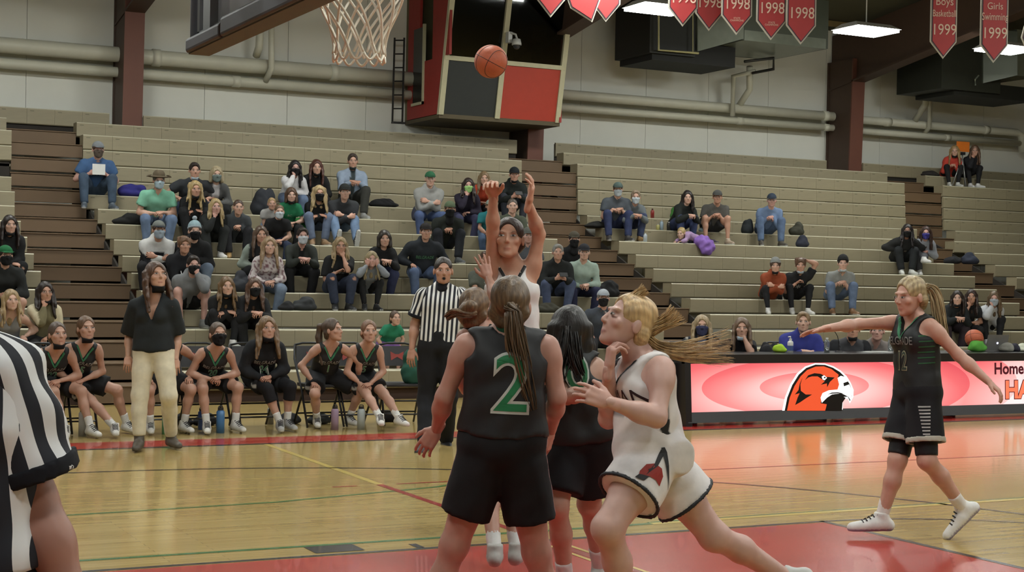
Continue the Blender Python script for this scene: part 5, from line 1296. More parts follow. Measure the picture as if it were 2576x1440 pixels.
# coats, bags and bottles lying on the bleachers
def on_row(u, k, dy=.14): z, y = rowz(k), rowy(k)+dy; v_ = 400
    # x found from the ray that meets this seat line
def rowpt(u, k, dy=.14):
    y = rowy(k)+dy; lo, hi = -8, 31
    for _ in range(40):
        m = (lo+hi)/2
        if prj((m, y, rowz(k)))[0] < u: lo = m
        else: hi = m
    return (lo, y, rowz(k))
for u, k, r, c, lab, cat in (
    (335, 10, (.30, .16, .18), (58, 56, 132), 'purple-blue jacket lying beside the man in the blue shirt', 'jacket'),
    (322, 8, (.30, .16, .16), (42, 42, 42), 'black jacket lying left of the cowboy hat man', 'jacket'),
    (662, 9, (.26, .18, .40), (52, 54, 60), 'grey quilted coat with pale collar left of the white-sweater woman', 'coat'),
    (965, 10, (.34, .16, .14), (34, 34, 36), 'black jacket lying right of the pale blue shirt man', 'jacket'),
    (765, 3, (.22, .15, .17), (56, 58, 60), 'dark bag with white straps beside the patterned-top woman', 'bag'),
    (610, 4, (.24, .16, .26), (60, 62, 68), 'dark grey jacket behind the patterned-top woman', 'jacket'),
    (720, 3, (.15, .13, .12), (40, 40, 42), 'small black bag left of the strapped bag', 'bag'),
    (1500, 9, (.30, .16, .12), (44, 44, 42), 'dark bag on the aisle end beside the grey shirt man', 'bag'),
    (1880, 9, (.15, .14, .26), (46, 50, 54), 'dark backpack between the shorts man and the light blue shirt man', 'backpack'),
    (2003, 9, (.20, .14, .26), (70, 70, 60), 'olive and white backpack right of the light blue shirt man', 'backpack'),
    (2018, 8, (.16, .14, .22), (52, 54, 66), 'navy backpack behind the olive backpack', 'backpack'),
    (2340, 15, (.30, .16, .10), (50, 46, 44), 'flat black bag on the top tier left of the tripod', 'bag'),
    (2395, 7, (.24, .16, .16), (42, 42, 46), 'black jacket heap right of the blue-masked woman', 'jacket'),
    (2440, 7, (.24, .16, .2), (50, 54, 68), 'blue-black jacket heap near the right aisle', 'jacket'),
    (1530, 4, (.24, .16, .24), (34, 34, 36), 'black bag beside the pale green shirt man', 'bag'),
    (1370, 3, (.34, .16, .14), (64, 62, 52), 'dark olive jacket in front of the man in jeans with the phone', 'jacket'),
    (1055, 9, (.16, .15, .26), (66, 68, 84), 'blue-grey jacket left of the green cap man', 'jacket'),
    (1700, 10, (.14, .12, .22), (70, 130, 60), 'green drawstring bag behind the clapping woman', 'bag'),
    (738, 8, (.40, .2, .18), (60, 140, 70), 'green blanket behind the ripped-jeans woman', 'blanket')):
    blob('jacket' if 'jacket' in lab or 'coat' in lab else ('backpack' if 'backpack' in lab else 'bag'), rowpt(u, k), r, c, lab, cat, u)
for i, (u, k, c, h_, lab) in enumerate(((1641, 10, (150, 50, 46), .19, 'cola bottle with red label on the row behind the masked woman'), (1655, 9, (205, 200, 130), .12, 'pale yellow drink bottle left of the clapping woman'),
    (1664, 9, (170, 190, 205), .20, 'pale blue water bottle next to the yellow one'), (1682, 9, (50, 50, 50), .17, 'black spray bottle next to the clapping woman'),
    (1623, 8, (190, 200, 210), .17, 'clear water bottle at the foot of the masked woman'))):
    bottle(rowpt(u, k, .1), .036, h_, col(c, .3), col((210, 210, 205) if i else (60, 20, 20), .4), lab)
o = blob('cap_on_seat', rowpt(1768, 9, .08), (.10, .08, .08), (176, 196, 206), 'pale blue face mask or cap lying left of the grey shirt man in shorts', 'cap', 5)
# tripod with camera on the top tiers
tpz = rowz(14); tb = at(2432, 465, Y=18.75); e = empty('tripod', (tb[0], 18.9, tpz), 'silver camera tripod standing on the bleachers before two seated girls', 'tripod')
SIL = mat('tripod_silver', (170, 170, 168), .3, metal=.6)
for a in (-PI/2-.4, -PI/2+2.0, -PI/2+4.2):
    q = (0.28*math.cos(a+.4), .22*math.sin(a+.4), .0)
    b = MB(); b.tube([(q[0]*1.0, q[1]*.6, 0), (q[0]*.1, q[1]*.06, .62)], [.010, .014], 8); b.build('leg', SIL, e, True)
b = MB(); b.tube([(0, 0, .3), (0, 0, .72)], .014, 8); b.build('center_column', SIL, e, True)
b = MB(); b.box(-.05, .05, -.04, .05, .72, .78); b.tube([(.0, .05, .75), (.1, .22, .66)], .008, 6); b.build('pan_head', mat('black_plastic', (36, 36, 38), .4), e)
e2 = empty('tablet', (tb[0], 18.9, tpz+.79), 'bright orange cased tablet mounted on the tripod', 'tablet'); b = MB(); b.box(-.18, .18, -.02, .0, .0, .22); b.build('tablet_case', mat('case_orange', (236, 128, 40), .5), e2)
b = MB(); b.box(-.165, .165, .0, .004, .015, .205); b.build('tablet_screen', mat('screen_dark', (30, 30, 34), .1), e2)
# ================================================================== crowd on the bleachers
BKt, CHR, GRY, LGY, WHT, NVY = (36, 36, 38), (62, 64, 68), (104, 106, 108), (158, 160, 162), (224, 222, 220), (46, 48, 66)
JN, JD, JL, BLKP = (84, 102, 130), (52, 60, 82), (128, 146, 172), (34, 34, 36)
def H(h, c, **k): return dict(hair=h, haircol=c, **k)
DKB, BRN, LBR, BLD, AUB, GRH = (42, 30, 26), (74, 54, 42), (112, 86, 62), (176, 146, 104), (92, 54, 38), (120, 116, 110)
CR_ = [
 # leftmost section
 (25, 567, 5, 'young woman with long dark hair, chin mask and ripped black jeans at left edge', dict(fem=1, **H('long', DKB), top=('hoodie', BKt), bot=('jeans', BLKP, ('rip',)), mask=('chin', (24, 24, 26)), arms='hug', text=[('front', 'BHS', .06, (0, .34), (200, 200, 200), None)])),
 (14, 645, 3, 'person in green cap and black mask, black jacket, at the left photo edge', dict(**H('short', DKB), hat=('cap', (36, 110, 66), (36, 110, 66)), top=('jacket', (44, 46, 46)), bot=('shorts', (40, 40, 42)), mask=('mask', (24, 24, 26)), arms='lap')),
 (28, 757, 1, 'blonde young woman in grey tank top at the left photo edge', dict(fem=1, **H('long', (150, 124, 88)), hair2=(186, 160, 120), top=('tank', (150, 150, 152)), bot=('jeans', JN), arms='thigh')),
 (114, 737, 1, 'dark-haired woman in glasses and cream sleeves, hand on her chin', dict(fem=1, **H('long', DKB), top=('long', (214, 202, 172), ('open', (120, 112, 84), .11)), bot=('pants', BLKP), mask=('chin', (22, 22, 24)), glasses=1, arms='chin')),
 # wide section
 (247, 378, 10, 'bearded man in grey cap and blue shirt holding a white sheet', dict(**H('short', BRN), hat=('cap', (138, 142, 146), (120, 124, 130)), top=('tee', (74, 106, 150)), bot=('jeans', (74, 90, 110)), arms='paper', mask=('mask', (98, 86, 78)), shoe=(90, 100, 110), b=1.12, fl=-.25, spread=.24, text=[('front', 'ARMY', .07, (0, .35), (200, 196, 150), None)])),
 (400, 456, 8, 'man in olive cowboy hat and mint green shirt with pale mask', dict(**H('short', GRH), hat=('cowboy', (104, 92, 74), (0, 0, 0)), top=('tee', (140, 204, 176)), bot=('jeans', (110, 128, 158)), mask=('mask', (178, 198, 208)), b=1.08)),
 (490, 430, 9, 'dark-haired man in charcoal shirt with pale mask under his chin', dict(**H('short', DKB), top=('tee', CHR), bot=('jeans', JD), mask=('chin', (190, 204, 216)), arms='thigh', b=1.1)),
 (545, 440, 9, 'blonde woman with patterned grey mask and grey cardigan', dict(fem=1, **H('bob', (176, 160, 128)), top=('long', (92, 92, 92), ('open', (200, 196, 198), .055)), bot=('pants', BLKP), mask=('mask', (118, 132, 128)), arms='lap')),
 (492, 482, 8, 'woman with curly blonde hair in black top resting arms on her knees', dict(fem=1, **H('curly', (160, 134, 88)), hair2=(196, 170, 120), top=('hoodie', BKt), bot=('pants', BLKP), mask=('chin', (30, 28, 28)), arms='hug', fl=-.25)),
 (543, 526, 7, 'girl with long straight blonde hair and hand at her mouth, white shoes', dict(fem=1, s=.88, **H('long', (160, 134, 90)), hair2=(190, 166, 120), top=('hoodie', (40, 42, 42)), bot=('pants', (48, 50, 50)), arms='chin', fl=-.25, shoe=WHT)),
 (600, 523, 7, 'boy in grey hoodie with tan boots in the middle of the crowd', dict(s=.86, **H('buzz', BRN), top=('hoodie', (76, 80, 84)), bot=('pants', (40, 40, 44)), arms='lap', fl=-.25, shoe=(170, 136, 84), sole=(150, 120, 80))),
 (400, 580, 5, 'masked man in trucker cap and black-and-white hoodie with folded arms', dict(**H('short', BRN), hat=('cap', (120, 124, 120), (62, 66, 74)), top=('hoodie', (34, 34, 40), ('yoke', (214, 214, 212), .43)), bot=('pants', (38, 38, 42)), mask=('mask', (168, 182, 196)), arms='cross', text=[('front', 'BOZEMAN', .065, (0, .385), (226, 226, 224), None)], tsx=.8)),
 (490, 596, 5, 'person in pale blue pom beanie with black mask and black hoodie', dict(**H('short', BRN), hat=('pom', (148, 172, 180), (170, 180, 190)), top=('hoodie', BKt), bot=('jeans', (122, 136, 156)), mask=('mask', (20, 20, 22)), arms='lap')),
 (464, 618, 4, 'brown-haired boy in black hoodie with white print', dict(s=.92, **H('messy', (116, 84, 60)), top=('hoodie', (30, 30, 34)), bot=('pants', BLKP), arms='hug', text=[('front', 'U', .13, (0, .30), (220, 220, 220), None)])),
 (487, 668, 3, 'man in grey hoodie covering his black mask with one hand', dict(**H('short', DKB), top=('hoodie', (128, 130, 132)), bot=('shorts', (34, 34, 36)), mask=('mask', (28, 28, 30)), arms='facel', fl=-.25, shoe=(128, 128, 126), lz=1.0, b=1.05)),
 (571, 722, 2, 'woman with long light brown hair and chin mask in black, leg stretched out', dict(fem=1, **H('long', (110, 84, 54)), top=('hoodie', BKt), bot=('leggings', BLKP), mask=('chin', (24, 24, 24)), arms='hug', fl=-.25, shoe=WHT)),
 (641, 726, 2, 'woman in black mask and black top, hands together, on the lowest rows', dict(fem=1, **H('long', (84, 58, 42)), top=('hoodie', BKt), bot=('pants', BLKP), mask=('mask', (22, 22, 24)), arms='clap')),
 (678, 620, 4, 'woman with long light hair in white and maroon patterned top', dict(fem=1, **H('long', (140, 112, 84)), hair2=(168, 140, 106), top=('long', (214, 204, 204), ('pattern', (120, 84, 92))), bot=('jeans', (118, 132, 152)), arms='lap', shoe=WHT)),
 (657, 592, 5, 'woman with auburn hair and striped sleeves behind the patterned-top woman', dict(fem=1, **H('long', (88, 66, 50)), top=('long', (50, 50, 52), ('sleeve', (150, 160, 150))), bot=('pants', BLKP), arms='lap')),
 (762, 595, 5, 'man with white mask in dark green cardigan with clasped hands', dict(**H('short', DKB), top=('long', (58, 62, 58), ('open', (30, 30, 32), .05)), bot=('pants', BLKP), mask=('mask', (206, 212, 220)), arms='clap', shoe=(196, 190, 180), s=.95)),
 (703, 534, 7, 'boy in black shirt with white mask leaning on his knees', dict(s=.76, **H('buzz', (110, 84, 60)), top=('tee', (34, 34, 36)), bot=('jeans', JD), mask=('mask', (206, 214, 222)), arms='lap')),
 (684, 514, 8, 'small fair-haired child in light grey shirt', dict(s=.62, **H('buzz', (170, 140, 100)), top=('tee', (180, 178, 176)), bot=('jeans', JL), arms='lap')),
 (733, 492, 8, 'young person in green shirt with black chin mask', dict(s=.85, fem=1, **H('bob', (86, 62, 46)), top=('tee', (46, 134, 92)), bot=('pants', BLKP), mask=('chin', (28, 26, 28)), arms='lap', text=[('front', 'BC', .06, (0, .35), (170, 200, 170), None)])),
 (804, 488, 8, 'blonde woman with black mask in black top and ripped jeans', dict(fem=1, **H('curly', (150, 120, 80)), hair2=(206, 184, 140), top=('long', BKt), bot=('jeans', (110, 122, 146), ('rip',)), mask=('mask', (24, 24, 26)), arms='hug', fl=-.25, shoe=(150, 120, 90))),
 (743, 426, 10, 'black-haired woman in white sweater with a hand over her mouth', dict(fem=1, **H('longback', (32, 28, 30)), top=('long', (228, 226, 228)), bot=('jeans', (104, 120, 148)), mask=('mask', (30, 28, 30)), arms='face', seed=2)),
 (797, 422, 10, 'woman with very long auburn hair in black sweatshirt', dict(fem=1, **H('long', (84, 48, 38)), top=('hoodie', (34, 34, 36)), bot=('pants', BLKP), mask=('chin', (24, 22, 22)), arms='lap')),
 (888, 406, 10, 'man with short brown hair in pale blue shirt and neck gaiter', dict(**H('short', (62, 50, 44)), top=('long', (150, 164, 184), ('open', (56, 64, 66), .045)), bot=('pants', (62, 62, 58)), mask=('chin', (44, 50, 50)), arms='clap', fl=-.25, shoe=(150, 150, 148), b=1.08)),
 (868, 484, 8, 'man in dark cap with folded arms and feet propped up, soles showing', dict(**H('short', DKB), hat=('cap', (38, 40, 38), (38, 40, 38)), top=('jacket', (60, 62, 66)), bot=('jeans', (116, 138, 168)), arms='cross', ff=.66, fl=-.25, shoe=(60, 60, 62), soles=1, b=1.08)),
 (857, 620, 4, 'woman in glasses and black shirt with hand at her throat', dict(fem=1, b=1.12, **H('long', (142, 118, 84)), hair2=(170, 148, 110), top=('tee', (32, 32, 34)), bot=('jeans', (56, 62, 80), ('rip',)), glasses=1, arms='chinl', slv=.9, fl=-.25, shoe=(40, 40, 42), text=[('front', 'Panthers', .06, (0, .30), (190, 200, 196), None)])),
 (936, 660, 4, 'girl with long blonde hair in grey sweater hiding her face with hands', dict(fem=1, s=.84, **H('long', (146, 130, 100)), hair2=(176, 158, 120), top=('long', (140, 144, 150)), bot=('leggings', BLKP), arms='hidef', fl=-.25, shoe=(50, 50, 52))),
 (968, 602, 5, 'woman with short dark bob in black cardigan and navy jeans', dict(fem=1, **H('bob', (50, 42, 36)), top=('long', (34, 34, 36)), bot=('jeans', (52, 56, 84)), arms='clap', shoe=(120, 96, 70))),
 (1072, 584, 5, 'big bearded man in black cap and black Belgrade sweatshirt', dict(b=1.16, gut=.02, **H('short', BRN), hat=('cap', (40, 36, 36), (36, 32, 32)), top=('hoodie', (40, 44, 50)), bot=('jeans', (92, 108, 140)), arms='thigh', text=[('front', 'BELGRADE', .075, (0, .34), (96, 150, 112), None)], tsx=.8)),
 (1083, 452, 9, 'man in green cap and light grey hoodie with folded arms', dict(**H('buzz', GRH), hat=('cap', (52, 106, 74), (40, 90, 62)), top=('hoodie', (166, 166, 164)), bot=('jeans', (84, 100, 140)), arms='cross', b=1.08)),
 (1133, 528, 7, 'man in olive cap and black gaiter, all in black, legs crossed', dict(b=1.08, **H('short', BRN), hat=('cap', (90, 104, 80), (80, 92, 70)), top=('jacket', (38, 42, 38)), bot=('pants', (34, 36, 42)), mask=('gaiter', (26, 26, 28)), arms='lap', shoe=(80, 82, 84), fl=-.25)),
 (1179, 468, 9, 'woman with lime green mask in dark navy sweater', dict(fem=1, b=1.08, **H('long', (48, 34, 30)), top=('long', (46, 40, 56)), bot=('jeans', (66, 66, 92)), mask=('mask', (164, 210, 130)), arms='chin')),
 (1219, 450, 10, 'girl with long light brown hair in orange-red hoodie', dict(fem=1, s=.9, **H('long', (136, 112, 82)), top=('hoodie', (214, 88, 60)), bot=('pants', (48, 44, 48)), arms='chinl')),
 (1295, 440, 10, 'man in black cap and black hoodie looking down at his phone', dict(**H('short', DKB), hat=('cap', (34, 38, 42), (34, 38, 42)), top=('hoodie', (34, 38, 36)), bot=('jeans', (52, 54, 62)), mask=('chin', (26, 26, 28)), arms='phone', fl=-.25, lz=.5, shoe=(60, 60, 60))),
 (1290, 520, 7, 'man with short grey-brown hair in olive T-shirt behind the shooter', dict(**H('buzz', (88, 76, 66)), top=('tee', (86, 92, 78)), bot=('pants', (40, 40, 42)), arms='lap', b=1.05)),
 (1234, 520, 8, 'child in teal shirt and grey cap mostly hidden by the shooter arm', dict(s=.74, **H('short', LBR), hat=('cap', (150, 160, 150), (150, 160, 150)), top=('tee', (50, 130, 136)), bot=('jeans', JN), arms='lap')),
 (1330, 594, 5, 'person in grey shirt half hidden right of the shooter face', dict(**H('short', GRH), hat=('cap', (96, 98, 92), (96, 98, 92)), top=('tee', (100, 104, 112)), bot=('pants', (62, 64, 70)), arms='lap')),
 (1446, 604, 5, 'person in dark cap with black gaiter pulled up, behind the two men', dict(**H('short', DKB), hat=('cap', (84, 78, 66), (84, 78, 66)), top=('jacket', (36, 36, 38)), bot=('pants', BLKP), mask=('gaiter', (30, 30, 32)), arms='lap')),
 (1405, 636, 4, 'grey-haired man in black jacket and jeans holding a phone', dict(**H('short', (140, 138, 134)), top=('jacket', (38, 40, 40)), bot=('jeans', (84, 94, 122)), arms='phone', b=1.08, fl=-.30, text=[('front', '*', .1, (.1, .36), (190, 196, 170), None)])),
 (1471, 636, 4, 'man in black cap and pale green long-sleeved shirt', dict(**H('short', GRH), hat=('cap', (44, 44, 50), (40, 40, 46)), top=('long', (176, 196, 184)), bot=('jeans', (44, 46, 72)), arms='lap', b=1.05, lz=.6)),
 (1222, 655, 3, 'person in olive-grey T-shirt hidden behind the raised defending hand', dict(**H('short', BRN), top=('tee', (88, 92, 84)), bot=('pants', (60, 60, 60)), arms='lap', text=[('front', 'SE', .08, (0, .35), (170, 170, 166), None)])),
 (1519, 752, 1, 'man in white cap and black mask with navy shirt behind the white player', dict(**H('short', GRH), hat=('cap', (176, 182, 188), (150, 156, 166)), top=('tee', (72, 78, 88)), bot=('pants', (50, 50, 54)), mask=('mask', (28, 28, 30)), arms='thigh')),
 # section right of centre
 (1556, 478, 9, 'man in grey-green cap and pale mask, charcoal shirt with white lettering', dict(**H('short', BRN), hat=('cap', (84, 100, 96), (70, 84, 82)), top=('tee', (86, 92, 100)), bot=('jeans', (58, 66, 100)), mask=('mask', (196, 206, 214)), arms='lap', b=1.1, fl=-.25, spread=.2, shoe=(66, 62, 60), text=[('front', 'MAGE', .09, (0, .33), (196, 200, 206), None)], tsx=.85)),
 (1601, 497, 9, 'short-haired woman with white mask and grey vest beside the masked man', dict(fem=1, **H('short', (150, 132, 112)), top=('long', (112, 118, 122)), bot=('jeans', (60, 68, 96)), mask=('mask', (204, 214, 222)), arms='clap', fl=-.25, shoe=(150, 120, 80))),
 (1730, 498, 9, 'woman with long black hair in black top clapping her hands', dict(fem=1, **H('longback', (36, 30, 30)), top=('hoodie', (36, 40, 38)), bot=('jeans', (60, 70, 104)), arms='clap', fl=-.25, yaw=14, shoe=(60, 60, 80))),
 (1807, 497, 9, 'bearded man in grey cap, charcoal T-shirt and shorts', dict(**H('short', (96, 64, 48)), hat=('cap', (88, 88, 86), (80, 80, 78)), top=('tee', (96, 94, 90)), bot=('shorts', (58, 58, 60)), arms='lap', b=1.08, fl=-.25, spread=.24, shoe=(180, 160, 140))),
 (1944, 505, 9, 'man in navy cap and light blue denim shirt leaning forward', dict(**H('short', GRH), hat=('cap', (56, 66, 82), (50, 58, 72)), top=('long', (122, 144, 180)), bot=('jeans', (96, 114, 144)), arms='lap', b=1.06, fl=-.25, spread=.22, shoe=(80, 74, 66), lz=.4)),
 (1953, 670, 4, 'boy in grey beanie and rust orange hoodie with folded arms', dict(s=.88, **H('messy', BRN), hat=('beanie', (132, 134, 132), (140, 142, 140)), top=('hoodie', (150, 74, 46)), bot=('leggings', (34, 34, 38)), arms='cross', fl=-.25, ff=.5, footl=(2000, 775), shoe=(214, 212, 208), mask=('chin', (30, 30, 32)))),
 (2017, 668, 4, 'curly-haired boy in black T-shirt with a hand on his head', dict(s=.93, **H('messy', (98, 70, 52)), top=('tee', (36, 36, 38)), bot=('leggings', (34, 34, 38)), arms='headtop', fl=-.25, shoe=(214, 212, 208), mask=('chin', (176, 190, 200)), lz=.3, text=[('front', '*', .2, (0, .28), (190, 190, 190), None)])),
 (2124, 664, 4, 'man in black beanie and grey T-shirt with mask on chin', dict(**H('short', DKB), hat=('beanie', (38, 38, 40), (34, 34, 36)), top=('tee', (146, 148, 146)), bot=('jeans', (108, 124, 152)), mask=('chin', (196, 204, 208)), arms='lap', fl=-.25, shoe=(140, 104, 72), spread=.2)),
 (2286, 582, 7, 'woman with long black hair and black mask, black hoodie with red cuffs', dict(fem=1, b=1.08, **H('long', (36, 30, 32)), top=('hoodie', (42, 42, 42)), bot=('pants', (40, 42, 44)), mask=('mask', (26, 26, 26)), arms='thigh', fl=-.25, text=[('front', 'M', .06, (0, .30), (190, 170, 150), None)])),
 (2333, 588, 7, 'woman with blue mask in light grey hoodie, white shoe stretched out', dict(fem=1, **H('longback', (66, 46, 40)), top=('hoodie', (158, 162, 172)), bot=('pants', (76, 76, 80)), mask=('mask', (66, 62, 140)), arms='lap', fl=-.25, footl=(2378, 672), shoe=WHT)),
 # right edge
 (2405, 382, 15, 'blonde girl in orange-red hoodie beside the tripod', dict(fem=1, s=.9, **H('long', (170, 140, 96)), top=('hoodie', (196, 70, 56)), bot=('leggings', BLKP), mask=('chin', (26, 26, 28)), arms='lap', fl=-.25)),
 (2453, 380, 15, 'girl in black with white shoes and hand at her mouth beside the tripod', dict(fem=1, s=.92, **H('long', (110, 82, 62)), top=('hoodie', (38, 38, 42)), bot=('leggings', BLKP), arms='chin', fl=-.25, shoe=WHT, yaw=15)),
 (2413, 752, 2, 'girl with black mask and black Belgrade hoodie, leftmost of three at right edge', dict(fem=1, **H('longback', (46, 34, 30)), top=('hoodie', (38, 42, 44)), bot=('pants', (54, 44, 50)), mask=('chin', (30, 30, 32)), arms='clap', text=[('front', '*', .14, (0, .3), (110, 150, 140), None)])),
 (2448, 748, 2, 'girl with hand at her chin, middle of three at the right edge', dict(fem=1, s=.92, **H('long', (56, 40, 36)), top=('tee', (40, 42, 44)), bot=('leggings', (44, 44, 46)), arms='chin')),
 (2506, 755, 2, 'girl in white hoodie with pale mask, rightmost of three', dict(fem=1, **H('longback', (104, 84, 62)), top=('hoodie', (206, 208, 212)), bot=('leggings', BLKP), mask=('mask', (170, 180, 190)), arms='face', fl=-.25, shoe=(190, 190, 192))),
 # small girl low down behind the bench
 (994, 802, 1, 'small girl in green T-shirt and purple skirt on the lowest row', dict(fem=1, s=.66, **H('pony', (84, 62, 48)), top=('tee', (46, 134, 100)), bot=('shorts', (120, 84, 150)), arms='thigh', lx=6, ly=3, flare=.04, yaw=15)),
]
SKINS = [(208, 164, 142), (200, 154, 132), (214, 172, 152), (196, 148, 124), (206, 160, 146)]
for i, (u, v, k, lab, o) in enumerate(CR_):
    o = dict(o); o['fem'] = bool(o.get('fem')); o.setdefault('skin', SKINS[i % 5]); o.setdefault('seed', i); o['_l'] = lab
    if lab.startswith('woman with long black hair and black mask'): o['skin'] = (150, 104, 84)
    o['group'] = 'spectators on the bleachers'
    J = seated(u, v, rowz(k), rowy(k)+.16, o)
    inf_ = person(lab, J, o)
    if 'holding a white sheet' in lab:
        c_ = (J['wl']+J['wr'])/2; b = MB(); b.box(-.10, .10, -.002, .002, -.02, .15); tag(b.build('paper_sheet', PLW), 'white sheet of paper held by the man in the blue shirt', 'paper').location = tuple(c_+V(.0, -.09, .0))
    if 'phone' in o.get('arms', ''):
        c_ = (J['wl']+J['wr'])/2; b = MB(); b.box(-.07, .07, -.005, .005, -.035, .035); ob = tag(b.build('smartphone', mat('phone_black', (24, 24, 26), .6)), 'black smartphone held by the '+('black cap man' if u < 1350 else 'grey-haired man in the black jacket'), 'phone'); ob.location = tuple(c_+V(0, -.10, .06)); ob.rotation_euler = (-.5, 0, 0)
# toddler in purple dress lying on the row
tp0 = np.array(rowpt(1752, 8, .12)); hd = at(1714, 588, Y=tp0[1]); z = rowz(8)
J = dict(pel=V(tp0[0]-.02, tp0[1]+.02, z+.10), che=V(hd[0]+.10, tp0[1]-.01, z+.17), head=hd+V(0, 0, .0), face=V(-.8, -.5, -.2), hup=V(.1, .1, 1),
         sl=V(hd[0]+.10, tp0[1]-.08, z+.15), sr=V(hd[0]+.10, tp0[1]+.07, z+.15), el=V(hd[0]+.02, tp0[1]-.11, z+.05), er=V(hd[0]+.0, tp0[1]+.10, z+.05),
         wl=V(hd[0]-.08, tp0[1]-.10, z+.03), wr=V(hd[0]-.10, tp0[1]+.04, z+.03), hl=V(tp0[0]+.0, tp0[1]-.04, z+.08), hr=V(tp0[0]+.0, tp0[1]+.07, z+.08),
         kl=V(tp0[0]+.18, tp0[1]-.02, z+.05), kr=V(tp0[0]+.18, tp0[1]+.10, z+.05), al=V(tp0[0]+.36, tp0[1]-.03, z+.07), ar=V(tp0[0]+.37, tp0[1]+.08, z+.07), tl=V(tp0[0]+.44, tp0[1]-.03, z+.03), tr=V(tp0[0]+.45, tp0[1]+.08, z+.03))
inf_ = person('t', J, dict(fem=True, s=.52, hs=.85, h=.014, hair='pony', haircol=(190, 164, 110), skin=(214, 176, 156), top=('long', (180, 150, 190)), bot=('leggings', (40, 38, 46)), floor=z, shoe=(60, 50, 60)))
inf_['e']['label'] = 'toddler in purple dress lying on her front on the bleacher row'; inf_['e']['category'] = 'person'
P = [Ell(tp0+V(.06, -.10, .04), (.17, .13, .12)), Ell(tp0+V(.10, -.21, -.06), (.17, .06, .15)), Ell(tp0+V(.0, -.18, .02), (.12, .08, .09))]
p, q = shape(P, .015, .05, wrinkle=.012); mesh_obj('skirt', p, q, lin((150, 112, 196)), CLOTH, inf_['e'], inf_['base'])
# ================================================================== people at the scorer table
TPL = [(1768, 822, 'blonde woman with dark blue mask at the left end of the scorer table', dict(fem=1, **H('long', (150, 128, 96)), hair2=(182, 160, 124), top=('jacket', (48, 50, 58), ('open', (150, 156, 178), .05)), mask=('mask', (60, 62, 92)), arms='thigh')),
 (1869, 828, 'brown-haired woman in black T-shirt touching her lowered mask', dict(fem=1, b=1.05, **H('long', (112, 88, 68)), top=('tee', (36, 34, 38)), mask=('chin', (190, 206, 220)), arms='facel')),
 (2024, 812, 'man with light brown hair in royal blue jacket at the scorer table', dict(b=1.15, **H('short', (140, 114, 84)), top=('jacket', (58, 64, 144)), arms='clap')),
 (2150, 830, 'man in grey and black raglan shirt behind the walking player arm', dict(b=1.12, **H('short', GRH), top=('long', (84, 84, 88), ('sleeve', (40, 40, 44))), mask=('chin', (30, 30, 32)), arms='clap', text=[('front', 'HAWKS', .07, (0, .32), (206, 84, 76), None), ('front', 'BASKETBALL', .035, (0, .26), (200, 200, 200), None)])),
 (2212, 836, 'person hidden behind the walking number 12 player at the table', dict(**H('short', BRN), top=('long', (150, 140, 136)), arms='clap'))]
for i, (u, v, lab, o) in enumerate(TPL):
    o = dict(o); o['fem'] = bool(o.get('fem')); o.update(skin=SKINS[i % 5], bot=('pants', (44, 44, 48)), h=.017, fl=-.46, seed=i, floor=0., group='officials at the scorer table'); o['_l'] = lab
    J = seated(u, v, .46, 9.15, o); person(lab, J, o); make_chair((J['pel'][0], 9.20, 0), 0, 'black folding chair hidden behind the table under the '+('blonde woman', 'brown-haired woman', 'blue jacket man', 'raglan shirt man', 'hidden person')[i])
# ================================================================== players on the bench
JB = (34, 36, 38); TG = (58, 134, 94)
def bench(u, v, lab, num, fl_, fr_, **k):
    o = dict(fem=True, s=.90, hs=.97, h=.0145, top=('tank', JB, ('vtrim', TG, .011)), bot=('shorts', (34, 35, 38), ('side', (190, 190, 186), .018, .22)), sock=(246, 246, 242), shoe=(246, 244, 238), sole=(226, 226, 222),
             fl=-.46, floor=0., hair='tight', haircol=(90, 66, 50), arms='lap', footl=fl_, footr=fr_, group='bench players', hpl='grip', hpr='grip', tsx=.72, sfr=.72,
             text=[('front', 'BELGRADE', .068, (0, .335), (190, 194, 192), None), ('front', num, .135, (0, .225), (70, 160, 110), (206, 214, 206))]); o.update(k); o['_l'] = lab
    J = seated(u, v, .465, 9.12, o); i_ = person(lab, J, o)
    for S in 'lr': shoe_laces(i_, S, (60, 60, 64))
    make_chair((J['pel'][0], 9.18, 0), 0., 'black folding chair under the '+{'22': 'leftmost bench player', '25': 'bench player just left of the coach', '11': 'bench player hidden behind the coach', '20': 'black-masked bench player right of the coach', '24': 'bench player in the hooded sweatshirt', '1': 'bench player with the high ponytail', '5': 'rightmost bench player, number 5'}[num]); return i_
bench(145, 848, 'leftmost bench player in black jersey with mask under her chin', '22', (228, 1078), (165, 1080), mask=('chin', (28, 26, 28)), haircol=(96, 80, 70), b=1.08, lz=2.2)
bench(217, 828, 'bench player with long hair tilting her head, chin mask, left of the coach', '25', (318, 1068), (292, 1078), mask=('chin', (28, 26, 28)), hair='pony', haircol=(112, 84, 62), lat=.1, lz=2.0)
bench(432, 832, 'bench player with knee strap mostly hidden behind the standing coach', '11', (462, 1068), (378, 1070), haircol=(90, 66, 50), mask=('chin', (28, 26, 28)), arms='thigh')
bench(549, 843, 'bench player with black mask over her mouth, right of the coach', '20', (592, 1066), (520, 1070), mask=('mask', (26, 24, 26)), haircol=(96, 78, 64), lz=2.0)
bench(673, 828, 'bench player in hooded black sweatshirt with knee sleeves and number 24', '24', (722, 1062), (704, 1066), hair='long', haircol=(124, 96, 66), top=('hoodie', (36, 38, 42)), sleeve_knee=(34, 34, 38), mask=('chin', (26, 26, 30)), seed=4, shoe=(190, 190, 188))
bench(838, 832, 'bench player with high ponytail looking to the right, number 1', '1', (877, 1052), (797, 1056), hair='ponyhi', haircol=(86, 68, 54), lx=9, ly=4, arms='thigh')
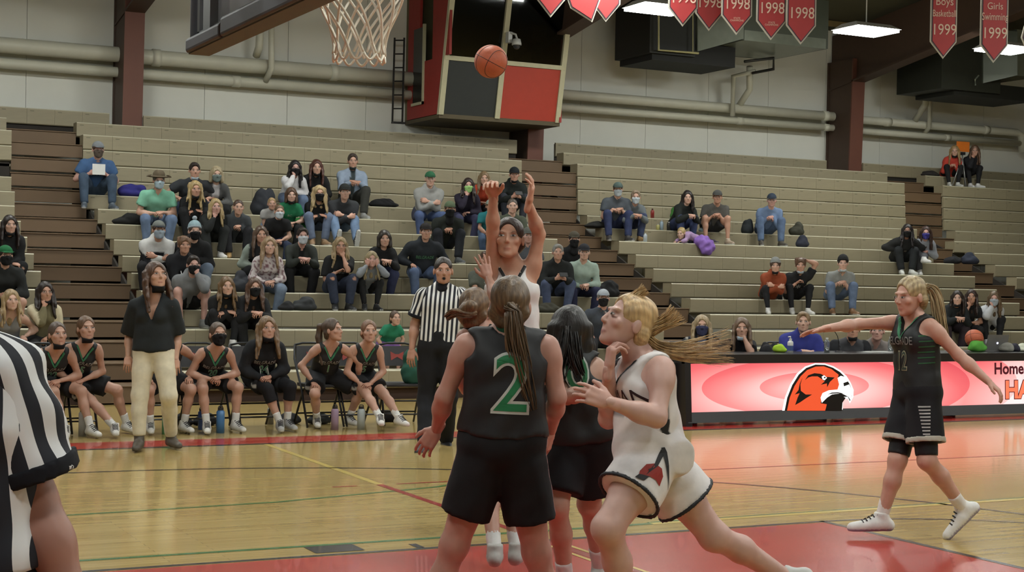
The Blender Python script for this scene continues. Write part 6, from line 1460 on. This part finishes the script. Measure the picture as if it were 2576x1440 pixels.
bench(929, 836, 'bench player number 5 at the right end, hands clasped', '5', (1012, 1064), (966, 1066), hair='pony', haircol=(130, 96, 74), lz=2.0)
make_chair((at(1075, 1085, Z=0)[0], 9.1, 0), -.2, 'empty black folding chair behind the standing referee')
p = at(1050, 1000, Y=8.9); blob('duffel_bag', (p[0], 9.0, .46), (.18, .14, .4), (44, 92, 76), 'green bag with white marks on the chair behind the referee', 'bag', 8)
p = at(1372, 1065, Z=0)
blob('floor_bag', (p[0], p[1]+.1, 0), (.2, .14, .34), (40, 42, 42), 'black bag with green straps on the floor behind the players', 'bag', 21)
# ================================================================== standing people
def Jp(base, face, hup=None, **k):
    J = {}
    for n, (u, v, *dd) in k.items(): J[n] = at(u, v, d=base+(dd[0] if dd else 0.))
    J['face'] = V(*face); 
    if hup is not None: J['hup'] = hup
    return J
F0 = nrm(FW*V(1, 1, 0)); R0 = nrm(RT*V(1, 1, 0)); Z_ = V(0, 0, 1)
def dirv(r, f, u): return nrm(R0*r+F0*f+Z_*u)
def toe(J, S, r, f, dz=-.065): J['t'+S] = J['a'+S]+nrm(R0*r+F0*f)*.17+Z_*dz
# coach
J = Jp(14.1, dirv(.55, -.8, .22), pel=(386, 878), che=(386, 757), head=(393, 697, -.02), sl=(432, 772, .0), sr=(342, 772, -.02), el=(446, 845, .1), er=(325, 845, .1), wl=(443, 905, .0), wr=(322, 898, .0),
       hl=(410, 890), hr=(364, 890), kl=(424, 995, -.08), kr=(352, 995, -.05), al=(431, 1102, .18), ar=(350, 1108, -.05))
toe(J, 'l', .5, -.8, -.08); toe(J, 'r', .1, -1., -.08)
person('coach in black blouse, cream trousers and ankle boots standing by the bench', J, dict(fem=True, s=1.0, h=.013, skin=(206, 158, 132), top=('tee', (42, 46, 48)), vneck=.20, slv=.92, slf=.014, hem=.02, tinf=.010, bot=('pants', (240, 230, 204)), taper=.001, bwr=.0015, ahem=.04,
       hair='long', haircol=(86, 60, 44), mask=('chin', (24, 24, 26)), shoe=(92, 84, 74), sole=(70, 64, 56), wst=.10, hpl='relax', hpr='relax', floor=0., hs=1.04))
# standing referee
J = Jp(14.75, dirv(.12, -1, .0), pel=(1103, 868, .0), che=(1113, 730), head=(1115, 683, -.03), sl=(1160, 745), sr=(1066, 745), el=(1178, 815, .05), er=(1044, 815, .05), wl=(1178, 885), wr=(1036, 880, -.02),
       hl=(1128, 880), hr=(1080, 880), kl=(1130, 1000, .0), kr=(1072, 1005, -.0), al=(1122, 1112, .35), ar=(1067, 1118, -.25))
toe(J, 'l', .25, -1); toe(J, 'r', -.2, -1)
i_ = person('referee in striped shirt with black whistle standing near the sideline', J, dict(s=1.05, b=1.05, h=.013, skin=(196, 146, 122), top=('ref', (246, 246, 244)), pitch=.044, bot=('pants', (32, 32, 36)), hem=-.02, hair='buzz', haircol=(50, 40, 34), shoe=(36, 36, 40), sole=(30, 30, 32), hpl='relax', hpr='relax', floor=0., slv=.72))
b = MB(); c0 = J['head']-i_['base']+J['face']*.12+V(0, 0, -.07); b.lathe([(0, -.015), (.014, -.01), (.014, .01), (0, .015)], tuple(c0), 12); b.box(c0[0]-.006, c0[0]+.006, c0[1]-.0, c0[1]+.03, c0[2]-.0, c0[2]+.008); b.build('whistle', mat('whistle_black', (20, 20, 22), .3), i_['e'])
# number 12
J = Jp(9.93, dirv(-.85, -.45, -.12), pel=(2308, 985), che=(2303, 800), head=(2290, 748, -.03), sl=(2343, 822, -.12), sr=(2265, 812, .15), el=(2412, 895, -.15), er=(2160, 816, .05), wl=(2488, 962, -.25), wr=(2072, 828, -.15),
       hl=(2322, 1005, -.07), hr=(2290, 1005, .08), kl=(2332, 1160, -.15), kr=(2258, 1158, .0), al=(2424, 1280, .0), ar=(2217, 1306, .0))
toe(J, 'r', -1, -.15, -.07); J['tl'] = J['al']+R0*-.10+Z_*-.14; J['nl'] = nrm(R0*-.75+Z_*.75)
J['hup'] = dirv(.0, 0, 1)
pc = [(J['head']+R0*.075+Z_*.05, .018), (J['head']+R0*.125+Z_*.065, .026), (J['head']+R0*.165+Z_*.01, .036), (J['head']+R0*.19-Z_*.12, .036), (J['head']+R0*.22-Z_*.24, .028), (J['head']+R0*.25-Z_*.32, .02)]
i_ = person('player number 12 in black walking left with both arms spread', J, dict(fem=True, s=.99, h=.010, skin=(216, 166, 146), top=('tank', JB, ('vtrim', TG, .012)), tinf=.006, hem=.0, bot=('shorts', (34, 34, 38), ('hemtrim', (196, 190, 176), .03)), sfr=.70, flare=.03, hair='tight', haircol=(150, 124, 86), hair2=(200, 180, 140), ponychain=pc,
       sock=(250, 246, 240), sockh=.13, shoe=(246, 244, 240), sole=(170, 160, 190), hpl='relax', hpr='spread', handr=(dirv(-1, .0, -.25), dirv(0, .3, 1)), floor=0., tsx=.62, wst=.16,
       text=[('front', 'BELGRADE', .075, (0.0, .335), (150, 152, 150), (60, 60, 60)), ('front', '12', .17, (0.0, .20), (56, 70, 60), (176, 172, 140))]))
def thigh_piece(i_, S, name, r_, frac0, frac1, cc):
    J = i_['J']; a, k = J['h'+S], J['k'+S]; d = nrm(k-a); p0, p1 = a+(k-a)*frac0, a+(k-a)*frac1
    p, q = shape([Cap(p0-d*.05, p1+d*.05, r_, r_*.84, cuts=[(p1, d), (p0, -d)])], .010, .01); mesh_obj(name, p, q, lin(cc), JERS, i_['e'], i_['base'])
for S in 'lr': thigh_piece(i_, S, 'compression_short', .082, .45, .92, (30, 30, 34))
for S in 'lr': shoe_laces(i_, S, (30, 30, 32))
# side piping stripes on her jersey and shorts
for q_ in range(6):
    J = i_['J']; decal('side_stripe', i_['top'], i_['base'], J['pel']+i_['up']*(.19+.035*q_)+i_['lf']*.0, nrm(i_['lf']+i_['f']*.25), i_['up'], 1., None, (44, 96, 60), JERS, i_['e'], polys=[[(-.06, -.005), (.05, -.002), (.05, .006), (-.06, .003)]])
for q_ in range(9):
    J = i_['J']; w_ = .02+.004*(9-q_)*.5; decal('shorts_stripe', i_['bot'], i_['base'], J['hl']+(J['kl']-J['hl'])*(.1+.055*q_)+i_['f']*.03, nrm(i_['lf']*.9+i_['f']*.4), i_['up'], 1., None, (196, 196, 194), JERS, i_['e'], polys=[[(-w_, -.004), (w_, -.004), (w_, .005), (-w_, .005)]])
# shooter
J = Jp(9.2, dirv(-.12, -1, .12), pel=(1290, 880), che=(1287, 672), head=(1281, 603, -.05), sl=(1338, 688, .0), sr=(1238, 690, .0), el=(1356, 590, -.05), er=(1240, 585, -.1), wl=(1330, 512, -.2), wr=(1240, 492, -.22),
       hl=(1325, 895), hr=(1262, 895), kl=(1310, 1065, -.1), kr=(1262, 1065, -.1), al=(1262, 1215, .1), ar=(1228, 1262, .1))
toe(J, 'l', .1, -1, -.13); toe(J, 'r', -.2, -1, -.13)
person('player in white jersey jumping with both arms raised after shooting', J, dict(fem=True, s=1.0, h=.010, skin=(220, 170, 144), top=('tank', (250, 248, 248), ('vtrim', (44, 48, 50), .016)), hem=.0, bot=('shorts', (250, 248, 248)), hair='tight', haircol=(66, 50, 44), sock=(246, 246, 242), hsc=1.1,
       handr=(dirv(-.1, -.6, .65), dirv(-.1, -.5, .8)), hpr='flop', handl=(dirv(.22, -.2, 1), dirv(.9, -.1, -.1)), hpl='relax', floor=.2))
# defender with the raised hand behind number 2
J = Jp(8.5, dirv(.35, 1, .1), pel=(1250, 1020), che=(1210, 830), head=(1196, 782, .03), sl=(1168, 850), sr=(1240, 850, .03), el=(1160, 955, .1), er=(1252, 760, .12), wl=(1200, 1020, .2), wr=(1228, 700, .25),
       hl=(1225, 1045), hr=(1270, 1045), kl=(1225, 1215, .05), kr=(1275, 1215, .1), al=(1245, 1388, -.3), ar=(1300, 1385, -.2))
toe(J, 'l', 0, 1); toe(J, 'r', .2, 1)
pc = [(J['head']-F0*.11-Z_*.01, .015), (J['head']-F0*.14-R0*.05-Z_*.02, .02), (J['head']-F0*.13-R0*.11-Z_*.01, .024), (J['head']-F0*.12-R0*.16-Z_*.04, .02)]
person('defender with brown braided bun raising one hand, hidden behind number 2', J, dict(fem=True, s=.93, h=.011, skin=(208, 158, 138), top=('tank', JB, ('vtrim', TG, .012)), bot=('shorts', (34, 34, 38)), hair='bun', haircol=(104, 78, 54), hair2=(136, 106, 74), ponychain=pc, sock=(246, 246, 244), hpr='spread', handr=(dirv(-.3, .25, 1), dirv(.2, -1, .2)), hpl='relax', floor=0.))
# black player beside number 2, seen from behind
J = Jp(7.6, dirv(-.25, 1, .0), pel=(1460, 1085), che=(1440, 905), head=(1430, 840, .03), sl=(1376, 930, .0), sr=(1500, 925), el=(1425, 1000, -.12), er=(1530, 1010, .0), wl=(1488, 985, -.42), wr=(1515, 1080, .15),
       hl=(1428, 1115), hr=(1494, 1115), kl=(1400, 1275, -.08), kr=(1482, 1268, .12), al=(1425, 1480, .1), ar=(1510, 1432, .4))
toe(J, 'l', -.2, 1); toe(J, 'r', .3, 1)
pc = [[(J['head']-F0*.085+Z_*.03, .05), (J['head']-F0*.11-Z_*.08-R0*.01, .06), (J['head']-F0*.12-Z_*.20-R0*.05, .055), (J['head']-F0*.12-Z_*.30-R0*.09, .04)], [(J['head']-F0*.09, .05), (J['head']-F0*.12-Z_*.12+R0*.02, .05), (J['head']-F0*.12-Z_*.23+R0*.07, .04), (J['head']-F0*.12-Z_*.26+R0*.14, .03)]]
person('dark-haired player in black jersey seen from behind, beside the white-shirted player', J, dict(fem=True, s=.97, h=.010, skin=(212, 168, 148), top=('tank', JB), bot=('shorts', (28, 28, 32)), hair='longback', haircol=(36, 32, 30), ponychain=pc, sock=(244, 244, 244), sockh=.16, flare=.03, sfr=.78, hs=1.0, tinf=.016, hpl='relax', handl=(dirv(.8, -.3, .1), dirv(0, -1, .3)), hpr='relax', floor=0.,
       text=[('back', '0', .24, (.01, .30), (44, 120, 74), (206, 214, 206))]))
# number 2
J = Jp(6.5, dirv(.1, 1, .08), pel=(1262, 1110), che=(1276, 850), head=(1284, 772, .03), sl=(1172, 868, .0), sr=(1378, 872, .02), el=(1118, 1000, .03), er=(1396, 985, .08), wl=(1098, 1082, .16), wr=(1372, 1015, .22),
       hl=(1218, 1150), hr=(1305, 1150), kl=(1143, 1372, .03), kr=(1350, 1390, .05), al=(1080, 1610, .05), ar=(1385, 1625, .1))
J['er'] = at(1402, 1000, d=6.52); J['wr'] = at(1385, 1085, d=6.72)
toe(J, 'l', -.3, 1); toe(J, 'r', .3, 1)
hc = J['head']
pc = [(hc-F0*.09+Z_*.005, .022), (hc-F0*.13-Z_*.02+R0*.01, .030), (hc-F0*.14-Z_*.12+R0*.02, .042), (hc-F0*.135-Z_*.24+R0*.045, .044), (hc-F0*.13-Z_*.35+R0*.075, .034), (hc-F0*.13-Z_*.43+R0*.10, .02)]
i_ = person('player number 2 in black jersey seen from behind with long brown ponytail', J, dict(fem=True, s=1.02, h=.0100, skin=(208, 158, 142), top=('tank', (38, 39, 42)), tinf=.014, hem=-.03, bot=('shorts', (32, 33, 36), ('side', (190, 150, 150), .012, -.05)), sfr=.66, flare=.012, hair='tight', nst=110, rst=.0033, haircol=(92, 72, 52), hair2=(128, 104, 76), ponychain=pc, wst=.16, hs=.98,
       hpl='relax', handl=(dirv(-.5, .1, -.75), dirv(-.3, -1, 0)), hpr='relax', handr=(dirv(-.25, .1, -1), dirv(.8, -.5, 0)), floor=0., tsx=.95,
       text=[('back', '2', .34, (.02, .235), (40, 132, 84), (214, 220, 214))]))
b = MB(); cN = J['che']+(J['head']-J['che'])*.3-i_['base']; P_, Q_ = shape([Cap(cN+i_['base']-V(0, 0, .0), cN+i_['base']+V(0, 0, .025), .066, .060)], .008, .01); mesh_obj('jersey_collar', P_, Q_, lin((40, 96, 66)), JERS, i_['e'], i_['base'])
# white player
J = Jp(6.0, dirv(-.86, -.34, .36), pel=(1628, 1122), che=(1612, 905), head=(1578, 815, -.02), sl=(1668, 930, -.13), sr=(1572, 940, .17), el=(1652, 1052, -.24), er=(1530, 1055, .05), wl=(1532, 1012, -.30), wr=(1532, 930, -.12),
       hl=(1632, 1168, -.08), hr=(1654, 1168, .08), kl=(1528, 1330, -.24), kr=(1796, 1350, .12), al=(1585, 1580, -.05), ar=(1985, 1460, .35))
toe(J, 'l', -1, -.2); J['tr'] = J['ar']+R0*-.06+Z_*-.15; J['nr'] = nrm(R0*-.8+Z_*.6)
J['hup'] = dirv(.35, .1, 1); hc = J['head']
pc = [[(hc+R0*.06+F0*.01-Z_*.04, .02), (hc+R0*.12+F0*.01-Z_*.085, .022), (hc+R0*.20-Z_*.105, .036), (hc+R0*.30-Z_*.10, .055), (hc+R0*.41-Z_*.085, .085)],
      [(hc+R0*.09-Z_*.02, .03), (hc+R0*.13+Z_*.0, .03), (hc+R0*.18+Z_*.03, .04), (hc+R0*.20+Z_*.05, .05)], [(hc+R0*.02+Z_*.10, .02), (hc+R0*.05+Z_*.125, .02), (hc+R0*.07+Z_*.14, .03)]]
i_ = person('player in white jersey and shorts looking up over her shoulder beside the key', J, dict(fem=True, s=.99, hs=.93, h=.0100, skin=(226, 182, 168), top=('tank', (252, 247, 247), ('vtrim', (40, 38, 42), .014), ('side', (44, 44, 46))), hem=.0, bot=('shorts', (252, 247, 247), ('hemtrim', (44, 46, 52), .010), ('waist', (176, 170, 172), .035)), sfr=.50, flare=.034, hair='tight', haircol=(204, 164, 114), hair2=(238, 206, 154), ponychain=pc, wst=.17, wfill=.118,
       hpl='relax', handl=(dirv(-1, .1, .35), dirv(0, -1, .3)), hpr='grip', handr=(dirv(.1, .0, 1), dirv(-.9, -.3, 0)), floor=0., tsx=.72, nst=90, rst=.0016, lip=lin((170, 104, 104)),
       text=[('front', 'BOZEMAN', .095, (.0, .20), (52, 30, 36), None)]))
lg = -F0; cS = at(1632, 1188, d=5.85)
hawk = [[(-.5, -.1), (-.42, .15), (-.15, .38), (.2, .4), (.45, .2), (.5, -.1), (.35, -.45), (.2, -.2), (-.05, -.05), (-.25, -.18)]]
decal('shorts_logo', i_['bot'], i_['base'], cS, lg, nrm(Z_), .10, None, (168, 52, 44), JERS, i_['e'], polys=hawk, lift=.004)
decal('shorts_logo_detail', i_['bot'], i_['base'], cS, lg, nrm(Z_), .10, None, (40, 36, 40), JERS, i_['e'], polys=[[(-.62, -.05), (-.5, -.1), (-.25, -.18), (-.05, -.05), (-.3, .02), (-.45, .05)], [(-.1, .2), (.1, .26), (.0, .12)]], lift=.007)
decal('shorts_side_mark', i_['bot'], i_['base'], J['hl']+V(0, 0, -.02), nrm(i_['lf']-.1*i_['f']), i_['up'], 1., None, (40, 40, 44), JERS, i_['e'], polys=[[(-.005, .09), (.002, .02), (.012, -.08), (.018, .02), (.02, .07), (.012, .09)], [(-.005, .085), (-.05, .035), (-.10, -.0), (-.04, .025), (.0, .06)]], lift=.004)
# nearest referee at the left photo edge, seen from behind
J = Jp(3.0, dirv(.5, 1, 0), pel=(-150, 1490, .0), che=(-185, 890), head=(-190, 690, .05), sl=(-380, 960, -.02), sr=(-6, 955, .0), el=(-420, 1300), er=(86, 1262, .03), wl=(-400, 1560, .1), wr=(205, 1570, .0),
       hl=(-240, 1560), hr=(-50, 1560), kl=(-250, 2080), kr=(-40, 2080), al=(-260, 2620), ar=(-30, 2620))
toe(J, 'l', 0, 1); toe(J, 'r', .2, 1)
person('referee in striped shirt cut off by the left photo edge, seen from behind', J, dict(s=1.04, b=1.06, h=.010, skin=(188, 136, 118), top=('ref', (250, 250, 252)), pitch=.048, tinf=.008, slv=.78, slf=.012, hem=-.04, bot=('pants', (28, 28, 30)), hair='short', haircol=(70, 60, 52), shoe=(30, 30, 32), sole=(30, 30, 32), hpl='relax', hpr='relax', floor=0., wr=.007))
print('WARN', WARN)
bpy.context.view_layer.update()
print('tris', sum(len(o.data.polygons)*2 for o in bpy.data.objects if o.type == 'MESH' and o.data.users == 1), len(bpy.data.objects))
